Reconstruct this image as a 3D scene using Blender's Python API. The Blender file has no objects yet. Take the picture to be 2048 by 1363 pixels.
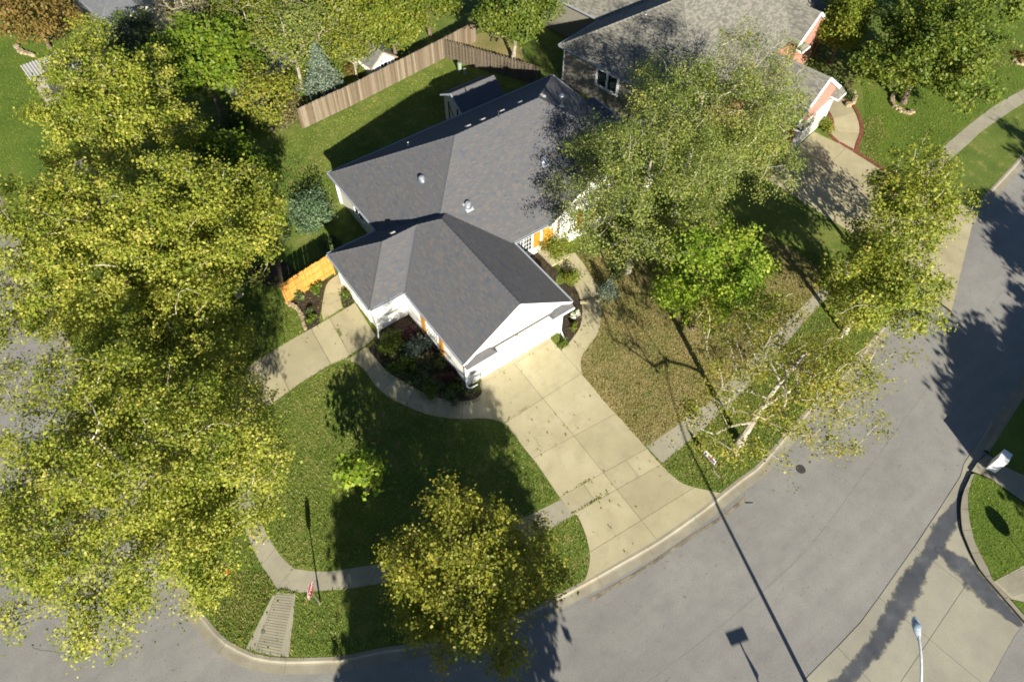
import bpy, bmesh, math, random
import numpy as np
from mathutils import Vector, Matrix, Quaternion

S = bpy.context.scene
COL = S.collection
R = math.radians
RNG = np.random.default_rng(7)
random.seed(7)

# ------------------------------------------------------------------ camera, sky, sun, exposure
FPX = 1409.0                                  # focal length in pixels of a 2048 wide frame
CAM = np.array((-11.62, -18.83, 34.53))
def cam_axes(th, roll, yaw):
    c, s = math.cos(th), math.sin(th)
    r = np.array((1, 0, 0.)); f = np.array((0, s, -c)); u = np.array((0, c, s))
    cr, sr = math.cos(roll), math.sin(roll)
    r2 = cr*r + sr*u; u2 = -sr*r + cr*u
    cy, sy = math.cos(yaw), math.sin(yaw)
    Z = np.array(((cy, -sy, 0), (sy, cy, 0), (0, 0, 1.)))
    return np.array((Z@r2, Z@u2, -(Z@f)))
AX = cam_axes(R(35.607), R(0.415), R(-36.231))
cd = bpy.data.cameras.new('camera'); cam = bpy.data.objects.new('camera', cd); COL.objects.link(cam)
cd.sensor_width = 36; cd.sensor_fit = 'HORIZONTAL'; cd.lens = FPX/2048*36; cd.clip_start = 0.5; cd.clip_end = 4000
mw = Matrix.Identity(4)
for i in range(3):
    for j in range(3): mw[j][i] = AX[i][j]
    mw[i][3] = CAM[i]
cam.matrix_world = mw
S.camera = cam

SUN_AZ, SUN_EL = 71.3, 25.0                   # direction in which shadows fall, height of the sun
sx, sy = -math.cos(R(SUN_AZ)), -math.sin(R(SUN_AZ))
W = bpy.data.worlds.new('World'); S.world = W; W.use_nodes = True
nt = W.node_tree; bg = nt.nodes['Background']
sky = nt.nodes.new('ShaderNodeTexSky'); sky.sky_type = 'NISHITA'; sky.sun_disc = False
sky.sun_elevation = R(SUN_EL); sky.sun_rotation = math.atan2(sx, sy)
sky.altitude = 400; sky.air_density = 0.8; sky.dust_density = 0.2; sky.ozone_density = 3.0
nt.links.new(sky.outputs[0], bg.inputs[0]); bg.inputs[1].default_value = 0.05
sl = bpy.data.lights.new('sun', 'SUN'); sl.energy = 5.0; sl.angle = R(0.53); sl.color = (1, 0.93, 0.80)
so = bpy.data.objects.new('sun', sl); COL.objects.link(so)
so.rotation_euler = Vector((-sx*math.cos(R(SUN_EL)), -sy*math.cos(R(SUN_EL)), -math.sin(R(SUN_EL)))).to_track_quat('-Z', 'Y').to_euler()
so.location = (sx*60, sy*60, 40)
S.view_settings.view_transform = 'Standard'; S.view_settings.look = 'None'
S.view_settings.gamma = 1; S.view_settings.use_curve_mapping = False
S.view_settings.exposure = 1.25
try: S.cycles.filter_width = 1.75
except Exception: pass

# ------------------------------------------------------------------ helpers: survey of the photograph
def ray(px, py): return AX.T @ np.array(((px-1024)/FPX, -(py-681.5)/FPX, -1.0))
def at(px, py, z=0.0):
    d = ray(px, py); t = (z-CAM[2])/d[2]; p = CAM + d*t
    return (p[0], p[1])
def ats(pts, z=0.0): return [at(x, y, z) for x, y in pts]
def onplane(px, py, p0, n):
    d = ray(px, py); n = np.array(n, float); t = ((np.array(p0)-CAM)@n)/(d@n)
    return CAM + d*t
def smooth(pts, n=6, closed=False):
    P = [np.array(p, float) for p in pts]; out = []; m = len(P)
    rng = range(m if closed else m-1)
    for i in rng:
        p0 = P[(i-1) % m] if closed or i > 0 else 2*P[0]-P[1]
        p1 = P[i]; p2 = P[(i+1) % m]
        p3 = P[(i+2) % m] if closed or i+2 < m else 2*p2-p1
        for k in range(n):
            t = k/n
            out.append(tuple(0.5*((2*p1)+(-p0+p2)*t+(2*p0-5*p1+4*p2-p3)*t*t+(-p0+3*p1-3*p2+p3)*t**3)))
    if not closed: out.append(tuple(P[-1]))
    return out
def resample(pts, n):
    P = np.array(pts, float); d = np.r_[0, np.cumsum(np.linalg.norm(np.diff(P, axis=0), axis=1))]
    s = np.linspace(0, d[-1], n)
    return np.stack([np.interp(s, d, P[:, k]) for k in range(P.shape[1])], 1)
def plen(pts):
    P = np.array(pts, float); return np.linalg.norm(np.diff(P, axis=0), axis=1).sum()
def offset(pts, d):                            # to the left of travel for d > 0
    P = np.array(pts, float)[:, :2]; T = np.gradient(P, axis=0); T /= np.linalg.norm(T, axis=1)[:, None]
    return P + d*np.stack((-T[:, 1], T[:, 0]), 1)
def clip(poly, a, b):                          # keeps the part left of the line a -> b (2D)
    out = []; a = np.array(a, float); b = np.array(b, float); n = np.array((-(b-a)[1], (b-a)[0]))
    m = len(poly)
    for i in range(m):
        p = np.array(poly[i], float); q = np.array(poly[(i+1) % m], float)
        dp = (p-a)@n; dq = (q-a)@n
        if dp >= 0: out.append(tuple(p))
        if (dp > 0 > dq) or (dp < 0 < dq):
            t = dp/(dp-dq); out.append(tuple(p+(q-p)*t))
    return out
def inside(pts, poly):
    P = np.asarray(pts); x, y = P[:, 0], P[:, 1]; r = np.zeros(len(P), bool); Q = list(poly); m = len(Q)
    for i in range(m):
        x1, y1 = Q[i][:2]; x2, y2 = Q[(i+1) % m][:2]
        c = ((y1 > y) != (y2 > y)) & (x < (x2-x1)*(y-y1)/((y2-y1) if y2 != y1 else 1e-9)+x1); r ^= c
    return r

# ------------------------------------------------------------------ helpers: objects
def tag(o, label=None, cat=None, group=None, kind=None):
    if label: o['label'] = label
    if cat: o['category'] = cat
    if group: o['group'] = group
    if kind: o['kind'] = kind
    return o
def empty(name, loc=(0, 0, 0), rz=0, label=None, cat=None, group=None):
    o = bpy.data.objects.new(name, None); COL.objects.link(o); o.location = loc; o.rotation_euler = (0, 0, rz)
    o.empty_display_size = .3
    return tag(o, label, cat, group)
def copy_tree(o, parent=None):
    c = o.copy(); COL.objects.link(c)
    if parent: c.parent = parent
    for ch in list(o.children): copy_tree(ch, c)
    return c
class MB:
    def __init__(s): s.v = []; s.f = []; s.uv = []
    def face(s, pts, uv=None):
        i = len(s.v); s.v += [tuple(map(float, p)) for p in pts]; s.f.append(tuple(range(i, i+len(pts)))); s.uv.append(uv)
    def prism(s, poly, z0, z1, bottom=False):
        P = [(p[0], p[1]) for p in poly]
        A = sum(P[i][0]*P[(i+1) % len(P)][1]-P[(i+1) % len(P)][0]*P[i][1] for i in range(len(P)))
        if A < 0: P = P[::-1]
        s.face([(x, y, z1) for x, y in P])
        for i in range(len(P)):
            a, b = P[i], P[(i+1) % len(P)]
            s.face([(*a, z0), (*b, z0), (*b, z1), (*a, z1)])
        if bottom: s.face([(x, y, z0) for x, y in P[::-1]])
        return s
    def box(s, a, b):
        x0, x1 = sorted((a[0], b[0])); y0, y1 = sorted((a[1], b[1])); z0, z1 = sorted((a[2], b[2]))
        return s.prism([(x0, y0), (x1, y0), (x1, y1), (x0, y1)], z0, z1, True)
    def bar(s, p, q, w, h, up=(0, 0, 1)):       # a beam of section w x h from p to q
        p = np.array(p, float); q = np.array(q, float); d = q-p; L = np.linalg.norm(d); d /= L
        u = np.array(up, float)
        if abs(d@u) > .98: u = np.array((1, 0, 0.)) if abs(d[0]) < .9 else np.array((0, 1, 0.))
        x = np.cross(d, u); x /= np.linalg.norm(x); y = np.cross(x, d)
        c = [(-1, -1), (1, -1), (1, 1), (-1, 1)]
        A = [p+x*w/2*i+y*h/2*j for i, j in c]; B = [q+x*w/2*i+y*h/2*j for i, j in c]
        for i in range(4):
            j = (i+1) % 4; s.face([A[i], A[j], B[j], B[i]])
        s.face(A[::-1]); s.face(B); return s
    def tube(s, pts, rad, n=6, cap=True):
        P = [np.array(p, float) for p in pts]; rr = rad if hasattr(rad, '__len__') else [rad]*len(P)
        rings = []; ref = np.array((.31, .95, .07)); base = len(s.v)
        for i, p in enumerate(P):
            t = P[min(i+1, len(P)-1)]-P[max(i-1, 0)]; t = t/(np.linalg.norm(t)+1e-9)
            x = np.cross(t, ref)
            if np.linalg.norm(x) < .05: x = np.cross(t, (1, 0, 0))
            x /= np.linalg.norm(x); y = np.cross(t, x)
            s.v += [tuple(p+rr[i]*(math.cos(a)*x+math.sin(a)*y)) for a in [2*math.pi*k/n for k in range(n)]]
        for i in range(len(P)-1):
            for k in range(n):
                a = base+i*n+k; b = base+i*n+(k+1) % n
                s.f.append((a, b, b+n, a+n)); s.uv.append(None)
        if cap:
            s.f.append(tuple(base+(len(P)-1)*n+k for k in range(n))); s.uv.append(None)
        return s
    def lathe(s, prof, c=(0, 0, 0), n=16):
        base = len(s.v)
        for r, z in prof: s.v += [(c[0]+r*math.cos(2*math.pi*k/n), c[1]+r*math.sin(2*math.pi*k/n), c[2]+z) for k in range(n)]
        for i in range(len(prof)-1):
            for k in range(n):
                a = base+i*n+k; b = base+i*n+(k+1) % n
                s.f.append((a, b, b+n, a+n)); s.uv.append(None)
        s.f.append(tuple(base+(len(prof)-1)*n+k for k in range(n))); s.uv.append(None)
        return s
    def coursed(s, poly, exposure, lift, up=None, base=.003, jitter=0.0, zoff=0.0):
        """cuts a planar polygon into overlapping courses (shingles, lap boards); poly 3D, counter-clockwise from outside"""
        P = [np.array(p, float) for p in poly]
        n = np.zeros(3)
        for i in range(len(P)): n += np.cross(P[i]-P[0], P[(i+1) % len(P)]-P[0])
        n /= np.linalg.norm(n)
        u = np.cross((0, 0, 1.), n); u /= np.linalg.norm(u); v = np.cross(n, u)
        o = P[0]; q = [((p-o)@u, (p-o)@v) for p in P]
        s.face(P, [(a+o@u, b+o@v) for a, b in q])
        v0 = min(b for a, b in q); v1 = max(b for a, b in q); k = 0; y = v0
        while y < v1-1e-3:
            h = exposure
            c = clip(clip(q, (0, y), (1, y)), (0, y+h+.004), (-1, y+h+.004))
            if len(c) >= 3:
                s.face([o+u*a+v*b+n*(base+lift*(1-(b-y)/h)) for a, b in c], [(a+o@u+17*(k % 3), b+o@v) for a, b in c])
                lo = [(a, b) for a, b in c if abs(b-y) < 1e-4]
                if len(lo) >= 2:
                    a0 = min(l[0] for l in lo); a1 = max(l[0] for l in lo)
                    s.face([o+u*a0+v*y+n*.001, o+u*a1+v*y+n*.001, o+u*a1+v*y+n*(base+lift), o+u*a0+v*y+n*(base+lift)])
            y += h; k += 1
        return s
    def mesh(s, name, mat):
        me = bpy.data.meshes.new(name); me.from_pydata(s.v, [], s.f)
        if any(u is not None for u in s.uv):
            ul = me.uv_layers.new(name='UVMap'); li = 0
            for f, u in zip(s.f, s.uv):
                for k in range(len(f)):
                    if u is not None: ul.data[li].uv = u[k]
                    li += 1
        if mat: me.materials.append(mat)
        return me
    def build(s, name, mat, parent=None, loc=None):
        o = bpy.data.objects.new(name, s.mesh(name, mat)); COL.objects.link(o)
        if parent: o.parent = parent
        if loc: o.location = loc
        return o
def struct(o): o['kind'] = 'structure'; return o

# ------------------------------------------------------------------ materials
def newmat(name):
    m = bpy.data.materials.new(name); m.use_nodes = True; t = m.node_tree
    return m, t, t.nodes['Principled BSDF']
def N(t, typ, **kw):
    n = t.nodes.new(typ)
    for k, v in kw.items():
        if k.startswith('i_'): n.inputs[k[2:].replace('_', ' ')].default_value = v
        else: setattr(n, k, v)
    return n
def noise(t, vec, scale, detail=3, rough=.55, dim=None):
    n = N(t, 'ShaderNodeTexNoise'); n.inputs['Scale'].default_value = scale; n.inputs['Detail'].default_value = detail
    n.inputs['Roughness'].default_value = rough; t.links.new(vec, n.inputs['Vector']); return n.outputs['Fac']
def ramp(t, fac, stops):
    r = N(t, 'ShaderNodeValToRGB'); e = r.color_ramp.elements
    while len(e) < len(stops): e.new(.5)
    for k, (p, c) in enumerate(stops): e[k].position = p; e[k].color = (*c, 1)
    t.links.new(fac, r.inputs[0]); return r.outputs[0]
def mix(t, fac, a, b, mode='MIX'):
    m = N(t, 'ShaderNodeMix', data_type='RGBA', blend_type=mode)
    for sock, val in ((m.inputs[0], fac), (m.inputs[6], a), (m.inputs[7], b)):
        if isinstance(val, (int, float)): sock.default_value = val
        elif isinstance(val, tuple): sock.default_value = (*val, 1)
        else: t.links.new(val, sock)
    return m.outputs[2]
def bump(t, b, h, strength, dist=.02):
    n = N(t, 'ShaderNodeBump'); n.inputs['Strength'].default_value = strength; n.inputs['Distance'].default_value = dist
    t.links.new(h, n.inputs['Height']); t.links.new(n.outputs[0], b.inputs['Normal'])
def objvec(t, world=True):
    if world: return N(t, 'ShaderNodeNewGeometry').outputs['Position']
    return N(t, 'ShaderNodeTexCoord').outputs['Object']
def plain(name, c, rough=.6, metal=0, spec=.4, var=.06, scale=6):
    m, t, b = newmat(name); v = objvec(t)
    f = noise(t, v, scale, 4)
    lo = tuple(x*(1-var*2) for x in c); hi = tuple(min(1, x*(1+var)) for x in c)
    t.links.new(ramp(t, f, [(.3, lo), (.7, hi)]), b.inputs['Base Color'])
    b.inputs['Roughness'].default_value = rough; b.inputs['Metallic'].default_value = metal; b.inputs['Specular IOR Level'].default_value = spec
    return m
def ground_mat(name, stops, big, fine, fine_amt=.5, rough=.9, bumpd=.03, extra=None, rnd=0):
    m, t, b = newmat(name); v = objvec(t)
    f = noise(t, v, big, 5, .6)
    c = ramp(t, f, stops)
    g = noise(t, v, fine, 3, .7)
    c = mix(t, fine_amt, c, ramp(t, g, [(.25, (.35,)*3), (.75, (1.0,)*3)]), 'MULTIPLY')
    if extra:
        sc, lo, hi, col, amt = extra
        e = noise(t, v, sc, 4, .6)
        k = ramp(t, e, [(lo, (0,)*3), (hi, (amt,)*3)]); c = mix(t, k, c, col)
    if rnd:
        oi = N(t, 'ShaderNodeObjectInfo'); c = mix(t, 1.0, c, ramp(t, oi.outputs['Random'], [(0, (1-rnd,)*3), (1, (1+rnd*.4,)*3)]), 'MULTIPLY')
    t.links.new(c, b.inputs['Base Color']); b.inputs['Roughness'].default_value = rough
    b.inputs['Specular IOR Level'].default_value = .25
    bump(t, b, g, .9, bumpd); return m
M = {}
M['lawn'] = ground_mat('lawn_grass', [(.3, (.088, .142, .020)), (.5, (.138, .192, .030)), (.7, (.21, .23, .052))], .35, 9, .75, bumpd=.05, extra=(1.4, .55, .75, (.27, .22, .085), .7))
M['dry'] = ground_mat('dry_grass', [(.3, (.15, .17, .04)), (.48, (.27, .225, .085)), (.68, (.38, .295, .14))], .45, 8, .7, bumpd=.05, extra=(.9, .5, .72, (.06, .10, .02), .75))
M['lush'] = ground_mat('lush_grass', [(.3, (.078, .13, .014)), (.6, (.125, .18, .022)), (.75, (.19, .205, .04))], .3, 10, .6, bumpd=.05)
M['mulch'] = ground_mat('mulch', [(.3, (.035, .027, .019)), (.6, (.075, .056, .038)), (.75, (.12, .09, .06))], 2.5, 14, .8, bumpd=.05)
def asphalt():
    m, t, b = newmat('asphalt'); v = objvec(t)
    c = ramp(t, noise(t, v, .13, 5, .6), [(.3, (.195, .19, .178)), (.5, (.225, .22, .204)), (.72, (.262, .254, .232))])
    mp = N(t, 'ShaderNodeMapping'); mp.inputs['Rotation'].default_value = (0, 0, R(-48)); mp.inputs['Scale'].default_value = (.06, 1.0, 1); t.links.new(v, mp.inputs[0])
    c = mix(t, .5, c, ramp(t, noise(t, mp.outputs[0], .9, 4, .6), [(.3, (.80, .80, .81)), (.7, (1.08, 1.07, 1.05))]), 'MULTIPLY')
    c = mix(t, .75, c, ramp(t, noise(t, v, 1.3, 5, .7), [(.3, (.84, .84, .85)), (.55, (1, 1, 1)), (.75, (1.07, 1.06, 1.04))]), 'MULTIPLY')
    g = noise(t, v, 16, 3, .8); c = mix(t, .55, c, ramp(t, g, [(.28, (.55, .55, .56)), (.5, (1, 1, 1)), (.72, (1.25, 1.24, 1.2))]), 'MULTIPLY')
    sp = noise(t, v, 5, 2, .5); c = mix(t, ramp(t, sp, [(.70, (0,)*3), (.74, (.6,)*3)]), c, (.11, .107, .10))
    t.links.new(c, b.inputs['Base Color']); b.inputs['Roughness'].default_value = .9; b.inputs['Specular IOR Level'].default_value = .25; bump(t, b, g, .7, .008); return m
M['asphalt'] = asphalt()
M['conc_gold'] = ground_mat('concrete_buff', [(.3, (.38, .335, .205)), (.55, (.44, .392, .245)), (.75, (.485, .44, .295))], .55, 16, .3, .85, .004, extra=(1.2, .52, .78, (.27, .24, .16), .6), rnd=.15)
M['conc_grey'] = ground_mat('concrete_grey', [(.3, (.27, .25, .19)), (.55, (.33, .305, .225)), (.75, (.38, .35, .26))], .6, 16, .25, .85, .004, extra=(2.0, .55, .75, (.20, .18, .14), .5), rnd=.07)
M['conc_pan'] = ground_mat('concrete_pan', [(.3, (.26, .247, .195)), (.55, (.32, .303, .235)), (.75, (.37, .345, .26))], .35, 15, .3, .85, .004, extra=(.8, .5, .75, (.22, .215, .19), .6), rnd=.05)
M['kerb'] = ground_mat('kerb_concrete', [(.3, (.21, .19, .145)), (.55, (.265, .245, .185)), (.75, (.33, .31, .235))], .8, 16, .3, .85, .004, extra=(1.3, .5, .72, (.22, .17, .10), .5), rnd=.07)
M['joint'] = plain('joint_filler', (.05, .045, .032), .95, var=.3)
M['gutter_stain'] = plain('gutter_silt', (.20, .172, .12), .95, var=.25, scale=3)
M['wet'] = ground_mat('wet_concrete', [(.3, (.055, .058, .065)), (.6, (.085, .088, .095)), (.75, (.14, .14, .14))], 1.2, 14, .3, .35, .003)
M['white'] = plain('white_siding', (.80, .79, .75), .55, var=.02, scale=3)
M['trimw'] = plain('white_trim', (.80, .80, .78), .5, var=.02)
M['trimg'] = plain('band_trim', (.42, .42, .36), .6, var=.04)
M['door_w'] = plain('door_white', (.82, .81, .77), .45, var=.02)
M['gutter'] = plain('gutter_metal', (.40, .44, .49), .4, .2, var=.04)
M['fascia_d'] = plain('fascia_blue_grey', (.36, .40, .44), .5)
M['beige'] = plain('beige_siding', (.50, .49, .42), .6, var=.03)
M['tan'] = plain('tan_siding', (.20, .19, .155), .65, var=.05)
M['shutter'] = plain('amber_shutter', (.55, .24, .03), .5, var=.15, scale=9)
M['glass'] = plain('window_glass', (.02, .03, .035), .06, 0, .8, var=.2)
M['dome'] = plain('dome_acrylic', (.30, .33, .36), .12, .3, .9, var=.1)
M['steel'] = plain('galvanised_steel', (.55, .57, .60), .32, .85, var=.08)
M['dark'] = plain('dark_metal', (.03, .03, .035), .6)
M['lampgrey'] = plain('lamp_pole_paint', (.60, .62, .64), .4, .4, var=.05)
M['lens'] = plain('lamp_lens', (.20, .27, .33), .2, 0, .7)
M['stopred'] = plain('sign_red', (.42, .010, .022), .35, var=.05)
M['signw'] = plain('sign_white', (.85, .85, .85), .35, var=.02)
M['signblue'] = plain('sign_blue', (.03, .10, .28), .4)
M['signbrick'] = plain('sign_brick_red', (.34, .07, .05), .5)
M['hydrant'] = plain('hydrant_red', (.55, .03, .015), .4)
M['iron'] = plain('cast_iron', (.045, .042, .04), .7)
M['pedestal'] = plain('pedestal_green', (.22, .27, .20), .6)
M['stone'] = ground_mat('field_stone', [(.3, (.24, .19, .12)), (.55, (.36, .29, .18)), (.75, (.46, .39, .27))], 3, 14, .4, .9, .01, rnd=.15)
M['paver'] = ground_mat('red_paver', [(.3, (.17, .05, .035)), (.55, (.24, .075, .05)), (.75, (.29, .11, .075))], 4, 18, .4, .85, .006, rnd=.2)
M['soil'] = plain('soil', (.06, .045, .03), .95, var=.3)
M['patio'] = plain('patio_grey', (.30, .29, .28), .8, var=.15, scale=1.5)
M['ribroof'] = plain('ribbed_metal', (.30, .30, .30), .4, .3, var=.04)
def bark(name, c1, c2, sc=5):
    m, t, b = newmat(name); v = objvec(t, False)
    f = noise(t, v, sc, 5, .65); t.links.new(ramp(t, f, [(.38, c1), (.62, c2)]), b.inputs['Base Color'])
    b.inputs['Roughness'].default_value = .85; bump(t, b, f, .6, .03); return m
M['bark_pale'] = bark('sycamore_bark', (.17, .145, .10), (.47, .43, .34), 4)
M['bark_brown'] = bark('brown_bark', (.07, .05, .035), (.19, .145, .10))
M['bark_grey'] = bark('grey_bark', (.16, .145, .11), (.34, .31, .24))
def wood(name, cols):
    m, t, b = newmat(name); v = objvec(t)
    oi = N(t, 'ShaderNodeObjectInfo')
    c = ramp(t, oi.outputs['Random'], [(k/(len(cols)-1), x) for k, x in enumerate(cols)])
    mp = N(t, 'ShaderNodeMapping'); mp.inputs['Scale'].default_value = (9, 9, 1.1); t.links.new(v, mp.inputs[0])
    g = noise(t, mp.outputs[0], 3, 4, .6)
    c = mix(t, .55, c, ramp(t, g, [(.3, (.45,)*3), (.7, (1.05,)*3)]), 'MULTIPLY')
    t.links.new(c, b.inputs['Base Color']); b.inputs['Roughness'].default_value = .8; bump(t, b, g, .4, .01); return m
M['fence_old'] = wood('weathered_cedar', [(.115, .085, .052), (.155, .12, .078), (.19, .15, .10), (.26, .215, .155), (.14, .095, .058), (.20, .165, .12)])
M['fence_new'] = wood('amber_cedar', [(.52, .26, .045), (.60, .31, .055), (.44, .21, .04), (.56, .30, .07), (.50, .23, .035)])
M['fence_dark'] = wood('dark_cedar', [(.10, .08, .055), (.15, .12, .08), (.12, .095, .07)])
def shingle(name, cols, tabw=.30, blot=2.1):
    m, t, b = newmat(name)
    uv = N(t, 'ShaderNodeTexCoord').outputs['UV']
    pos = objvec(t)
    f = noise(t, pos, blot, 4, .62)
    mp = N(t, 'ShaderNodeMapping'); mp.inputs['Scale'].default_value = (1/tabw, 1/.14, 1); t.links.new(uv, mp.inputs[0])
    fl = N(t, 'ShaderNodeVectorMath', operation='FLOOR')
    # every other course shifted by half a tab
    sep = N(t, 'ShaderNodeSeparateXYZ'); t.links.new(mp.outputs[0], sep.inputs[0])
    fy = N(t, 'ShaderNodeMath', operation='FLOOR'); t.links.new(sep.outputs[1], fy.inputs[0])
    hf = N(t, 'ShaderNodeMath', operation='MULTIPLY'); hf.inputs[1].default_value = .37; t.links.new(fy.outputs[0], hf.inputs[0])
    ad = N(t, 'ShaderNodeMath', operation='ADD'); t.links.new(sep.outputs[0], ad.inputs[0]); t.links.new(hf.outputs[0], ad.inputs[1])
    cb = N(t, 'ShaderNodeCombineXYZ'); t.links.new(ad.outputs[0], cb.inputs[0]); t.links.new(sep.outputs[1], cb.inputs[1])
    t.links.new(cb.outputs[0], fl.inputs[0])
    wn = N(t, 'ShaderNodeTexWhiteNoise', noise_dimensions='2D'); t.links.new(fl.outputs[0], wn.inputs['Vector'])
    m1 = N(t, 'ShaderNodeMath', operation='MULTIPLY'); m1.inputs[1].default_value = .55; t.links.new(wn.outputs[0], m1.inputs[0])
    m2 = N(t, 'ShaderNodeMath', operation='MULTIPLY_ADD'); m2.inputs[1].default_value = .62; t.links.new(f, m2.inputs[0]); t.links.new(m1.outputs[0], m2.inputs[2])
    c = ramp(t, m2.outputs[0], [(.32+.36*k/(len(cols)-1), x) for k, x in enumerate(cols)])
    g = noise(t, pos, 40, 2)
    c = mix(t, .35, c, ramp(t, g, [(.3, (.6,)*3), (.7, (1.1,)*3)]), 'MULTIPLY')
    t.links.new(c, b.inputs['Base Color']); b.inputs['Roughness'].default_value = .92; b.inputs['Specular IOR Level'].default_value = .2
    bump(t, b, g, .3, .006); return m
M['roof'] = shingle('slate_blend_shingle', [(.080, .092, .112), (.110, .108, .113), (.098, .108, .122), (.136, .120, .110), (.100, .101, .108)])
M['roof_tan'] = shingle('tan_shingle', [(.125, .122, .105), (.165, .16, .138), (.14, .135, .115), (.22, .21, .175)])
M['roof_grey'] = shingle('grey_shingle', [(.13, .14, .15), (.18, .185, .19), (.155, .16, .17)])
def brick():
    m, t, b = newmat('red_brick'); v = N(t, 'ShaderNodeTexCoord').outputs['UV']
    n = N(t, 'ShaderNodeTexBrick'); n.inputs['Scale'].default_value = 1.0
    n.inputs['Color1'].default_value = (.32, .075, .045, 1); n.inputs['Color2'].default_value = (.42, .12, .075, 1); n.inputs['Mortar'].default_value = (.42, .33, .27, 1)
    n.inputs['Brick Width'].default_value = .21; n.inputs['Row Height'].default_value = .075; n.inputs['Mortar Size'].default_value = .012
    t.links.new(v, n.inputs['Vector']); t.links.new(n.outputs[0], b.inputs['Base Color']); b.inputs['Roughness'].default_value = .85
    return m
M['brick'] = brick()
def leafmat(name, stops, trans=.42, rough=.5):
    m, t, b = newmat(name)
    a = N(t, 'ShaderNodeAttribute'); a.attribute_name = 'tint'
    c = ramp(t, a.outputs['Fac'], stops)
    t.links.new(c, b.inputs['Base Color']); b.inputs['Roughness'].default_value = rough; b.inputs['Specular IOR Level'].default_value = .28
    tr = N(t, 'ShaderNodeBsdfTranslucent'); t.links.new(mix(t, 1.0, c, (1.0, 1.0, .45), 'MULTIPLY'), tr.inputs[0])
    mx = N(t, 'ShaderNodeMixShader'); mx.inputs[0].default_value = trans
    t.links.new(b.outputs[0], mx.inputs[1]); t.links.new(tr.outputs[0], mx.inputs[2])
    t.links.new(mx.outputs[0], t.nodes['Material Output'].inputs[0]); return m
L = {}
L['syc'] = leafmat('sycamore_leaf', [(0, (.130, .185, .020)), (.4, (.25, .285, .032)), (.78, (.42, .42, .065)), (1, (.52, .45, .11))])
L['mid'] = leafmat('turning_leaf', [(0, (.12, .155, .018)), (.4, (.225, .24, .028)), (.8, (.36, .34, .045)), (1, (.40, .29, .05))])
L['sparse'] = leafmat('thin_yellow_leaf', [(0, (.15, .19, .025)), (.5, (.27, .27, .04)), (1, (.40, .31, .06))])
L['birch'] = leafmat('birch_leaf', [(0, (.11, .165, .032)), (.5, (.215, .265, .055)), (.85, (.34, .35, .085)), (1, (.42, .38, .075))])
L['lime'] = leafmat('lime_leaf', [(0, (.11, .19, .014)), (.5, (.20, .31, .024)), (1, (.38, .43, .05))])
L['green'] = leafmat('green_leaf', [(0, (.075, .125, .015)), (.5, (.14, .195, .025)), (1, (.27, .275, .04))])
L['bright'] = leafmat('bright_green_leaf', [(0, (.085, .15, .012)), (.5, (.15, .225, .018)), (1, (.25, .29, .03))])
L['yg'] = leafmat('yellow_green_leaf', [(0, (.11, .17, .018)), (.5, (.205, .245, .03)), (1, (.34, .31, .045))])
L['orange'] = leafmat('orange_leaf', [(0, (.14, .125, .028)), (.5, (.225, .165, .042)), (1, (.29, .17, .05))])
L['spruce'] = leafmat('blue_spruce_needle', [(0, (.085, .125, .085)), (.6, (.15, .205, .145)), (1, (.24, .29, .21))], .1)
L['juniper'] = leafmat('juniper_needle', [(0, (.055, .10, .045)), (.6, (.105, .165, .08)), (1, (.17, .23, .12))], .15)
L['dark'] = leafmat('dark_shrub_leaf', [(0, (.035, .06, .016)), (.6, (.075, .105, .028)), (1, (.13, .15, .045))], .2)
L['purple'] = leafmat('purple_leaf', [(0, (.035, .012, .016)), (.6, (.07, .022, .026)), (1, (.12, .045, .035))], .25)
L['brown'] = leafmat('brown_twig_leaf', [(0, (.085, .08, .035)), (.6, (.16, .14, .055)), (1, (.25, .21, .085))], .2)
L['grass'] = leafmat('grass_blade', [(0, (.090, .155, .017)), (.45, (.165, .23, .032)), (.8, (.27, .275, .065)), (1, (.44, .38, .15))], .3, .6)
L['grassdry'] = leafmat('dry_grass_blade', [(0, (.095, .15, .022)), (.3, (.20, .20, .05)), (.6, (.33, .265, .11)), (1, (.48, .38, .18))], .3, .6)
L['grasslush'] = leafmat('lush_grass_blade', [(0, (.08, .155, .015)), (.6, (.155, .25, .028)), (1, (.28, .31, .05))], .3, .6)
L['flower'] = leafmat('white_flower', [(0, (.30, .34, .15)), (.4, (.6, .6, .5)), (1, (.8, .8, .72))], .2)

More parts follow.
